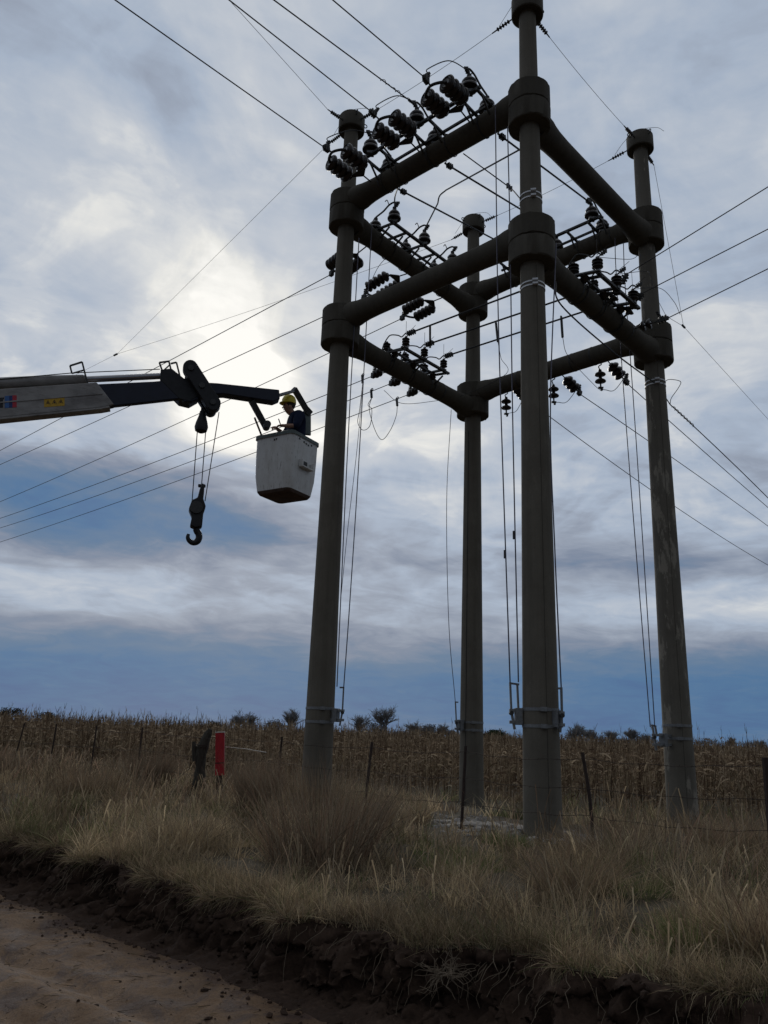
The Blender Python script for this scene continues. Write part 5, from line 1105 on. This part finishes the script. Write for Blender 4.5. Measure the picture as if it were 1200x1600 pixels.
# wiry dead stems standing above the grass
def stems(nd_, s0, s1, n0, n1, h0, h1, bag, col=(RED, GREY, TAN), per=4, wid=0.0038):
    s_, n_ = region(nd_, s0, s1, n0, n1); scatter(s_, n_, per, h0, h1, 0.09, 0.22, wid, list(col), np.ones(len(col)) / len(col), bag, 0.3, 5, 2.1)
s_, n_ = region(9, -14, 1.5, 5.2, 11.5); scatter(s_, n_, 9, 0.12, 0.34, 0.12, 1.05, 0.0065, [TAN, GREY, STRAW, DARKB], (0.35, 0.3, 0.15, 0.2), gb, 0.3)
s_, n_ = region(3.2, -14, 1.5, 5.3, 12); scatter(s_, n_, 14, 0.07, 0.20, 0.07, 0.75, 0.017, [GREEN, GREEN * 0.75, GREY], (0.45, 0.3, 0.25), gb, 0.4)
stems(9, -14, 4.5, 5.3, 11, 0.35, 0.80, gb); stems(6, -40, -12, 6, 13.5, 0.45, 0.95, gb); stems(8, -9, 4, 9.0, 15, 0.5, 1.05, gb)
stems(14, -7.8, 3, 10.9, 12.5, 0.35, 0.80, gb, (RED, GREY), 5); stems(7, -13, 1.5, 5.3, 10.5, 0.25, 0.6, gb, (STRAW, TAN, GREY), 4, 0.0065); stems(6, -30, -12, 8.5, 13, 0.5, 1.0, gb, (RED, GREY), 5)
se = rng.uniform(-14, 4.5, 3000); ne = n_top(se) + 0.02 + np.abs(rng.normal(0, 0.22, 3000)); scatter(se, ne, 16, 0.08, 0.34, 0.04, 0.5, 0.0055, pal, (0.34, 0.22, 0.10, 0.14, 0.20), gb)
se = rng.uniform(-14, 1.6, 1500); ne = n_top(se) + 0.03 + rng.random(1500) * 1.2; scatter(se, ne, 10, 0.03, 0.10, 0.06, 1.0, 0.008, [TAN, GREY, DARKB], (0.4, 0.35, 0.25), gb)
# overhanging tufts along the cut edge of the bank
se = rng.uniform(-14, 1.5, 3400); se = se[fbm(se * 2.3 + 3, se * 0 + 77, 3) > 0.0][:1000]; ne = n_top(se) + rng.uniform(-0.03, 0.12, len(se))
m_ = len(se); per = 12; ci = np.repeat(np.arange(m_), per); b_s = se[ci] + rng.normal(0, .05, m_ * per); b_n = ne[ci] + rng.normal(0, .02, m_ * per)
bz_ = z_verge(b_s, np.maximum(b_n, n_top(b_s))) - 0.02; base_ = np.stack([b_s * ER.x + b_n * NR.x, b_s * ER.y + b_n * NR.y, bz_], -1)
d_ = np.stack([rng.normal(0, .5, m_ * per), rng.normal(0, .5, m_ * per), rng.uniform(0.2, 1, m_ * per)], -1) - np.array([NR.x, NR.y, 0]) * rng.uniform(0.2, 0.9, m_ * per)[:, None]; d_ /= np.linalg.norm(d_, axis=1, keepdims=True)
Ln = rng.uniform(0.06, 0.26, m_ * per) * np.repeat(rng.uniform(0.6, 1.5, m_), per); bend = np.stack([-NR.x * rng.random(m_ * per) * .05, -NR.y * rng.random(m_ * per) * .05, -rng.random(m_ * per) * 0.22], -1)
col = np.array(pal)[rng.choice(5, m_ * per, p=(0.36, 0.24, 0.08, 0.12, 0.20))] * rng.uniform(0.6, 1.1, m_ * per)[:, None]
gb.add(*ribbons(base_, d_, Ln, np.full(m_ * per, 0.005), bend, col))
tag(gb.build('dry_grass', M['grass']), 'dry tan and reddish grass covering the verge', 'grass', kind='stuff')
# roots and dead runners hanging down the cut
rt = MB()
for i in range(260):
    s0 = rng.uniform(-11, 1.0); n0 = float(n_top(s0)) + 0.02; z0 = float(z_verge(s0, n0)); p = sn(s0, n0, z0); pts = [p]; ln = rng.uniform(0.12, 0.42); k = 6
    for j in range(k): p = p + Vector((rng.normal(0, .018), rng.normal(0, .018), -ln / k)) - NR * rng.uniform(0.015, 0.06) + ER * rng.normal(0, 0.02); pts.append(p)
    rt.tube(pts, [0.0034 - 0.0003 * j for j in range(k + 1)], 4)
tag(rt.build('hanging_roots', M['rootm']), 'pale thin roots and runners hanging down the dark cut bank', 'roots', kind='stuff')
# clods on the road edge and crumbs on the bank foot
cl = MB()
for i in range(800):
    s0 = rng.uniform(-13, 0.5); n0 = float(n_bot(s0)) - abs(rng.normal(0, 0.22)) + 0.06; s_ = float(min(0.035, rng.exponential(0.007) + 0.003)); cl.rock(sn(s0, n0, float(z_road(s0, n0)) + s_ * 0.2), s_)
for i in range(450):
    s0 = rng.uniform(-12, -1); n0 = rng.uniform(1.5, 4.5); s_ = float(min(0.02, rng.exponential(0.004) + 0.002)); cl.rock(sn(s0, n0, float(z_road(s0, n0)) + s_ * 0.3), s_)
for i in range(1200):
    s0 = rng.uniform(-13, 1.5); u = rng.random(); k0 = int(np.argmin(np.abs(sv - s0))); k1 = int(u * 33); s_ = float(min(0.04, rng.exponential(0.010) + 0.004)); cl.rock(sn(float(Sb[k0, k1]), float(Nb[k0, k1]) - 0.01, float(Zb[k0, k1])), s_, 0.9)
tag(cl.build('soil_clods', M['bank'], smooth=False), 'dark crumbled soil clods along the foot of the bank', 'soil', kind='stuff')
straw = Bag(); m_ = 900; s_ = rng.uniform(-12, -1, m_); n_ = rng.uniform(2.0, 4.7, m_); b_ = np.stack([s_ * ER.x + n_ * NR.x, s_ * ER.y + n_ * NR.y, z_road(s_, n_) + 0.006], -1); az = rng.uniform(0, 6.28, m_)
straw.add(*ribbons(b_, np.stack([np.cos(az), np.sin(az), np.full(m_, 0.05)], -1), rng.uniform(0.03, 0.16, m_), np.full(m_, 0.006), np.zeros((m_, 3)), np.array([DARKB, TAN * 0.7, DARKB])[rng.integers(0, 3, m_)], 2))
tag(straw.build('straw_litter', M['grass']), 'bits of dark straw lying on the dirt road', 'litter', kind='stuff')
# single plants that stand out
def tussock(label, name, p, cnt, h0, h1, rad, lean, wid, pal_, droop=0.35, cat='grass tussock'):
    bg = Bag(); a = rng.uniform(0, 6.28, cnt); r_ = rad * np.sqrt(rng.random(cnt)) * 0.45; b_ = np.stack([r_ * np.cos(a), r_ * np.sin(a), np.full(cnt, -0.05)], -1)
    az = a + rng.normal(0, 0.6, cnt); ln = np.clip(np.abs(rng.normal(0, lean, cnt)) + r_ / rad * lean, 0, 1.25); d_ = np.stack([np.cos(az) * np.sin(ln), np.sin(az) * np.sin(ln), np.cos(ln)], -1)
    Ln = rng.uniform(h0, h1, cnt); bend = np.stack([np.cos(az), np.sin(az), np.full(cnt, -0.7)], -1) * (Ln * droop * rng.random(cnt))[:, None]
    col = np.array(pal_)[rng.integers(0, len(pal_), cnt)] * rng.uniform(0.7, 1.25, cnt)[:, None]; bg.add(*ribbons(b_, d_, Ln, np.full(cnt, wid) * rng.uniform(.7, 1.3, cnt), bend, col, 4, 0.1))
    o = bg.build(name, M['grass']); o.location = p; tag(o, label, cat); return o
tussock('tall reddish dry tussock in front of the left pole, biggest plant of the verge', 'dry_tussock', ground_at(512, 7.0), 1050, 0.45, 1.55, 1.35, 0.30, 0.0065, [RED, RED * 1.2, GREY * 1.1, GREY, DARKB * 1.5], 0.30)
tussock('reddish upright dry tussock just left of the left pole foot', 'dry_tussock', ground_at(410, 9.6), 1300, 0.7, 1.35, 0.6, 0.22, 0.006, [RED, GREY], 0.2)
tussock('grey bushy dry tussock at the far left edge by the fence', 'dry_tussock', ground_at(-5, 9.6), 900, 0.5, 1.0, 0.9, 0.4, 0.009, [GREY, RED])
tussock('dark bushy weed in the fence line between the left fence posts and the wooden post', 'dry_tussock', ground_at(240, 10.6), 1100, 0.6, 1.35, 0.7, 0.3, 0.008, [RED, GREY * 0.8])
tussock('green grass tuft at the lower right of the verge', 'green_tuft', ground_at(1062, 6.35), 900, 0.2, 0.42, 0.4, 0.5, 0.005, [GREEN, GREEN * 1.2, TAN])
tussock('dry tussock hiding the foot of the left pole', 'dry_tussock', ground_at(497, 10.2), 1000, 0.5, 1.2, 0.8, 0.26, 0.0065, [GREY, RED, TAN], 0.3)
tussock('greyish dry tussock between the left pole foot and the tall reddish one', 'dry_tussock', ground_at(575, 8.6), 1000, 0.5, 1.05, 0.7, 0.35, 0.006, [GREY, TAN, RED], 0.3)
tussock('pale dry tussock in the left foreground on the bank edge', 'dry_tussock', ground_at(300, 6.3), 1000, 0.35, 0.75, 0.7, 0.45, 0.006, [TAN, STRAW, GREY])
tussock('bushy reddish weed on the far left verge, below the fence posts', 'dry_tussock', ground_at(150, 8.4), 1200, 0.4, 0.85, 0.9, 0.42, 0.007, [RED, GREY, TAN])
tussock('brown weedy tussock in the middle of the verge, right of the green tuft', 'dry_tussock', ground_at(890, 7.6), 1100, 0.3, 0.7, 0.7, 0.5, 0.006, [RED, GREY, TAN])
tussock('bright green grass patch in the middle of the verge, left of the lower right tuft', 'green_tuft', ground_at(720, 7.9), 900, 0.15, 0.38, 0.9, 0.6, 0.006, [GREEN, GREEN * 1.3, TAN])
tussock('green grass patch among straw at the right of the verge, below the right pole', 'green_tuft', ground_at(985, 8.0), 800, 0.15, 0.36, 0.8, 0.6, 0.006, [GREEN, GREEN * 1.25, STRAW])
tussock('low green tuft in front of the rubble heap', 'green_tuft', ground_at(790, 9.9), 700, 0.12, 0.28, 0.55, 0.6, 0.006, [GREEN, GREEN * 1.15])
tussock('dark green patch of grass behind the rubble near the rear pole', 'green_tuft', ground_at(795, 14.6), 700, 0.15, 0.35, 0.9, 0.6, 0.009, [GREEN * 0.7, GREEN])
tussock('dry reddish tangle of weeds at the foot of the right pole', 'dry_tussock', ground_at(1120, 12.6), 1500, 0.4, 0.85, 0.9, 0.45, 0.006, [RED, GREY, TAN])
tussock('tangled dry weeds right of the front pole foot', 'dry_tussock', ground_at(935, 9.9), 1400, 0.35, 0.75, 0.75, 0.6, 0.005, [RED, GREY, TAN], 0.6)
tussock('pale straw-coloured tussock at the lower right edge', 'dry_tussock', ground_at(1170, 6.6), 1300, 0.3, 0.62, 0.6, 0.5, 0.005, [STRAW, TAN, RED])
dw = thing('dead_weed', 'uprooted dead weed with splayed pale roots on the bank at the bottom of the picture', 'weed', sn(*[v for v in (lambda p: (p.x * ER.x + p.y * ER.y, p.x * NR.x + p.y * NR.y))(ground_at(700, 5.0))], 0.35))
dm = MB(); c0 = wloc(dw) + zv * 0.02
for i in range(70):
    a = rng.uniform(0, 6.28); p = c0 + Vector((rng.normal(0, .03), rng.normal(0, .03), 0)); pts = [p]; d_ = Vector((math.cos(a), math.sin(a), rng.uniform(-0.6, 0.9))).normalized()
    for j in range(5): p = p + d_ * rng.uniform(0.03, 0.075); d_ = (d_ + Vector((rng.normal(0, .55), rng.normal(0, .55), rng.normal(-.12, .45)))).normalized(); pts.append(p)
    dm.tube(pts, [0.0038 - 0.0005 * j for j in range(6)], 4)
dm.build('root', M['rootm'], dw)

# ------------------------------------------------------------------ maize field
cb = Bag(); CT = [np.array(c_) for c_ in ((0.230, 0.170, 0.112), (0.37, 0.290, 0.200), (0.150, 0.108, 0.072), (0.100, 0.068, 0.047))]
def n_corn(s_): return 13.4 + np.clip(s_ + 32, 0, 60) * 0.25
rows = []
for k in range(14):
    s_ = np.arange(-75, 16, 0.21) + rng.normal(0, .04, len(np.arange(-75, 16, 0.21))); rows.append(np.stack([s_, n_corn(s_) + 0.62 * k + rng.normal(0, .07, len(s_))], -1))
s_ = rng.uniform(-110, 45, 30000); n_ = n_corn(s_) + 8.5 + rng.random(30000) ** 1.6 * 100; rows.append(np.stack([s_, n_], -1))
pts = np.concatenate(rows); x = pts[:, 0] * ER.x + pts[:, 1] * NR.x; y = pts[:, 0] * ER.y + pts[:, 1] * NR.y; keep = (np.abs(x / np.maximum(y, 1)) < 0.57) & (y > 5); far_ = np.hypot(x, y)
keep &= (rng.random(len(x)) < np.clip(38 / far_, 0.22, 1)); x, y, far_ = x[keep], y[keep], far_[keep]; m_ = len(x)
sS = x * ER.x + y * ER.y; nN = x * NR.x + y * NR.y; z0 = z_verge(sS, nN)
Hc = rng.normal(1.50, 0.13, m_) + 0.22 * fbm(sS * 0.25, nN * 0.25, 2) + 0.25 * np.clip((-sS - 16) / 10, 0, 1)
Hc = Hc + (rng.random(m_) < 0.07) * rng.uniform(0.1, 0.42, m_); wk = np.clip(far_ / 24, 1, 3)
base_ = np.stack([x, y, z0 - 0.03], -1); ln = np.abs(rng.normal(0, .07, m_)); az = rng.uniform(0, 6.28, m_); d_ = np.stack([np.cos(az) * np.sin(ln), np.sin(az) * np.sin(ln), np.cos(ln)], -1)
tint = np.array(CT)[rng.integers(0, 4, m_)] * rng.uniform(0.75, 1.2, m_)[:, None]
for rep in range(2): cb.add(*ribbons(base_, d_, Hc, 0.022 * wk, np.stack([np.cos(az), np.sin(az), 0 * az], -1) * 0.05, tint, 3, 0.35))
top = base_ + d_ * Hc[:, None]
for rep in range(3):                                                  # broken tassels
    a2 = rng.uniform(0, 6.28, m_); l2 = rng.uniform(0.1, 0.5, m_); d2 = np.stack([np.cos(a2) * l2, np.sin(a2) * l2, np.ones(m_)], -1); d2 /= np.linalg.norm(d2, axis=1, keepdims=True); sel = rng.random(m_) < 0.75
    cb.add(*ribbons((top - d_ * 0.03)[sel], d2[sel], (rng.uniform(0.08, 0.30, m_) * (1 + 0.6 * (rng.random(m_) < 0.06)))[sel], (0.012 * wk)[sel], np.zeros((sel.sum(), 3)), tint[sel] * 0.8, 2, 0.3))
for rep in range(6):                                                  # dry drooping leaves
    sel = (rng.random(m_) < 0.85) if rep < 4 else (rng.random(m_) < 0.5) & (far_ < 45); k = sel.sum(); f_ = rng.uniform(0.12, 0.92, k); b2 = base_[sel] + d_[sel] * (Hc[sel] * f_)[:, None]
    a2 = rng.uniform(0, 6.28, k); up = rng.uniform(0.1, 1.3, k); d2 = np.stack([np.cos(a2), np.sin(a2), up], -1); d2 /= np.linalg.norm(d2, axis=1, keepdims=True); L2 = rng.uniform(0.22, 0.55, k)
    cb.add(*ribbons(b2, d2, L2, 0.042 * wk[sel] ** 0.7, np.stack([np.cos(a2) * 0.05, np.sin(a2) * 0.05, -L2 * rng.uniform(0.5, 1.7, k)], -1), (np.array(CT)[rng.integers(0, 4, k)] * rng.uniform(0.75, 1.35, k)[:, None]), 4, 0.12))
sel = (rng.random(m_) < 0.7) & (far_ < 60); k = sel.sum(); a2 = rng.uniform(0, 6.28, k); b2 = base_[sel] + d_[sel] * (Hc[sel] * rng.uniform(0.42, 0.62, k))[:, None]   # hanging ears in pale husks
for rep in range(2): cb.add(*ribbons(b2, np.stack([np.cos(a2) * .5, np.sin(a2) * .5, np.full(k, -0.8)], -1), rng.uniform(0.16, 0.24, k), 0.06 * wk[sel] ** 0.5, np.zeros((k, 3)), np.tile(np.array((0.34, 0.27, 0.18)), (k, 1)) * rng.uniform(0.6, 1.15, k)[:, None], 3, 0.25))
tag(cb.build('maize_field', M['corn']), 'dense field of dry brown maize standing behind the fence up to the horizon', 'maize field', kind='stuff')

# ------------------------------------------------------------------ trees on the horizon
def bare_tree(label, px, dist, ht, spread, seed, trunk=0.20, depth=5):
    r_ = random.Random(seed); p = U(px, 1140, dist / FW.y); p = Vector((p.x, p.y, 0.3)); t = thing('bare_tree', label, 'tree', p, 'bare trees on the horizon'); tr = MB(); cr = MB()
    def grow(q, d, ln, r, lv):
        e = q + d * ln; (tr if lv == 0 else cr).tube([q, (q + e) / 2 + Vector((r_.gauss(0, .06), r_.gauss(0, .06), 0)) * ln, e], [r, r * 0.85, r * 0.7], 4, False)
        if lv >= depth: return
        for i in range(7 if lv == 0 else 3):
            a = r_.uniform(0, 6.28); s_ = r_.uniform(0.35, 1.05) * spread * (0.55 if lv == 0 else 1.15); nd2 = (d + Vector((math.cos(a) * s_, math.sin(a) * s_, r_.uniform(-0.02, 0.22)))).normalized(); grow(q + (e - q) * r_.uniform(0.30, 1.0), nd2, ln * r_.uniform(0.72, 0.95), max(r * 0.60, 0.022), lv + 1)
    grow(p, Vector((r_.gauss(0, .05), 0, 1)), ht * 0.20, trunk, 0)
    zm = max(v.z for v in cr.v) - 0.3; k = ht * 1.40 / zm
    for b in (tr, cr): b.v = [p + (v - p) * k for v in b.v]
    tr.build('trunk', M['bark'], t, smooth=False); cr.build('crown', M['twig'], t, smooth=False)
def leafy_tree(label, px, dist, ht, wd, seed, col=(0.028, 0.042, 0.022), name='leafy_tree', dens=1500):
    r_ = np.random.default_rng(seed); p = U(px, 1140, dist / FW.y); p = Vector((p.x, p.y, 0.3)); t = thing(name, label, 'tree', p, 'dark leafy trees on the horizon'); n = dens; nc = 14
    cen = r_.normal(0, 1, (nc, 3)) * np.array([wd * 0.25, wd * 0.25, ht * 0.17]) + np.array([0, 0, ht * 0.55]); ci = r_.integers(0, nc, n); o = cen[ci] + r_.normal(0, 1, (n, 3)) * np.array([wd * 0.10, wd * 0.10, ht * 0.10]); o[:, 2] = np.clip(o[:, 2], 0.3, ht)
    bg = Bag(); d_ = r_.normal(size=(n, 3)); d_ /= np.linalg.norm(d_, axis=1, keepdims=True); c_ = np.array(col)[None] * r_.uniform(0.6, 1.6, (n, 1)); bg.add(*ribbons(o, d_, np.full(n, ht * 0.07), np.full(n, ht * 0.055), np.zeros((n, 3)), c_, 1, 0.5)); c2 = bg.build('crown', M['foliage']); c2.parent = t
    MB().tube([p, p + Vector((0, 0, ht * 0.6))], [0.25, 0.1], 6).build('trunk', M['bark'], t)
def hpx(h, d): return h * d / F
for i, (px, y0, d, h, sp, lab) in enumerate([(372, 1110, 250, 6.0, 1.0, 'bare spreading tree on the horizon, above and right of the red marker post'), (392, 1112, 262, 5.5, 1.0, 'bare tree on the horizon close beside the spreading one, its right neighbour'), (455, 1112, 245, 6.4, 0.8, 'round bare tree on the horizon just left of the left pole'),
        (563, 1112, 250, 5.8, 1.0, 'bare tree on the horizon just right of the left pole'), (601, 1103, 235, 7.8, 0.8, 'tallest bare tree on the horizon, fan-shaped, between the left and rear poles'), (645, 1118, 270, 5.2, 1.1, 'low wide bare tree right of the tallest fan-shaped tree'), (690, 1122, 280, 4.8, 1.0, 'low bare tree on the horizon just left of the rear pole'), (668, 1124, 300, 4.4, 1.0, 'smallest bare tree between the low wide tree and the rear pole'),
        (897, 1128, 250, 5.6, 0.8, 'bare tree on the horizon just right of the front pole foot'), (925, 1133, 290, 4.6, 1.0, 'low bare tree on the horizon, second right of the front pole'), (955, 1132, 300, 4.6, 1.0, 'low bare tree on the horizon, third right of the front pole'), (988, 1134, 270, 5.0, 0.9, 'bare tree on the horizon left of the right pole'), (1006, 1138, 310, 4.0, 1.0, 'small bare tree touching the left side of the right pole'),
        (1140, 1150, 300, 3.8, 1.1, 'low bare tree on the horizon right of the right pole'), (1186, 1154, 320, 3.6, 1.1, 'low bare tree at the right end of the horizon')]): bare_tree(lab, px, d, h, sp, 50 + i)
leafy_tree('dark green leafy tree on the horizon just left of the front pole foot', 782, 230, 4.8, 6.5, 5); leafy_tree('dark low tree on the horizon between the rear pole and the dark green tree', 765, 260, 4.0, 6, 6, (0.03, 0.036, 0.026)); leafy_tree('dark bushy tree on the horizon above the red marker post', 338, 260, 4.8, 9, 7, (0.035, 0.036, 0.027)); leafy_tree('dark tree at the far left end of the horizon', 10, 230, 5.4, 8, 8, (0.035, 0.036, 0.027))
leafy_tree('dark low bush on the far left horizon above the maize', 75, 240, 4.6, 6, 9, (0.035, 0.036, 0.027)); leafy_tree('dark low shrub behind the right-hand bare trees', 965, 320, 3.4, 16, 10, (0.035, 0.038, 0.032)); leafy_tree('dark low shrub behind the low bare trees left of the rear pole', 625, 320, 3.6, 16, 11, (0.035, 0.038, 0.032))

for i, (px, d, ht, wd, lab) in enumerate([(583, 290, 4.8, 9, 'grey-brown shrub on the horizon left of the tallest fan-shaped tree'), (425, 300, 4.6, 12, 'grey-brown shrub on the horizon midway between the red marker and the left pole'), (675, 290, 4.6, 9, 'grey-brown shrub behind the smallest bare tree left of the rear pole'), (655, 300, 4.4, 12, 'grey-brown shrub on the horizon right of the low wide bare tree'), (703, 310, 4.2, 8, 'grey-brown shrub touching the left side of the rear pole on the horizon'),
        (907, 300, 4.6, 14, 'grey-brown shrub on the horizon just right of the front pole'), (938, 320, 4.2, 14, 'grey-brown shrub between the second and third low bare trees'), (1000, 320, 4.4, 14, 'grey-brown shrub behind the right pole left edge on the horizon'), (1100, 330, 3.6, 16, 'low grey-brown shrub right of the right pole on the horizon'), (1160, 330, 3.4, 16, 'low grey-brown shrub near the right end of the horizon')]):
    leafy_tree(lab, px, d, ht * 1.25, wd, 90 + i, (0.11, 0.11, 0.112), 'distant_shrub', 1100)
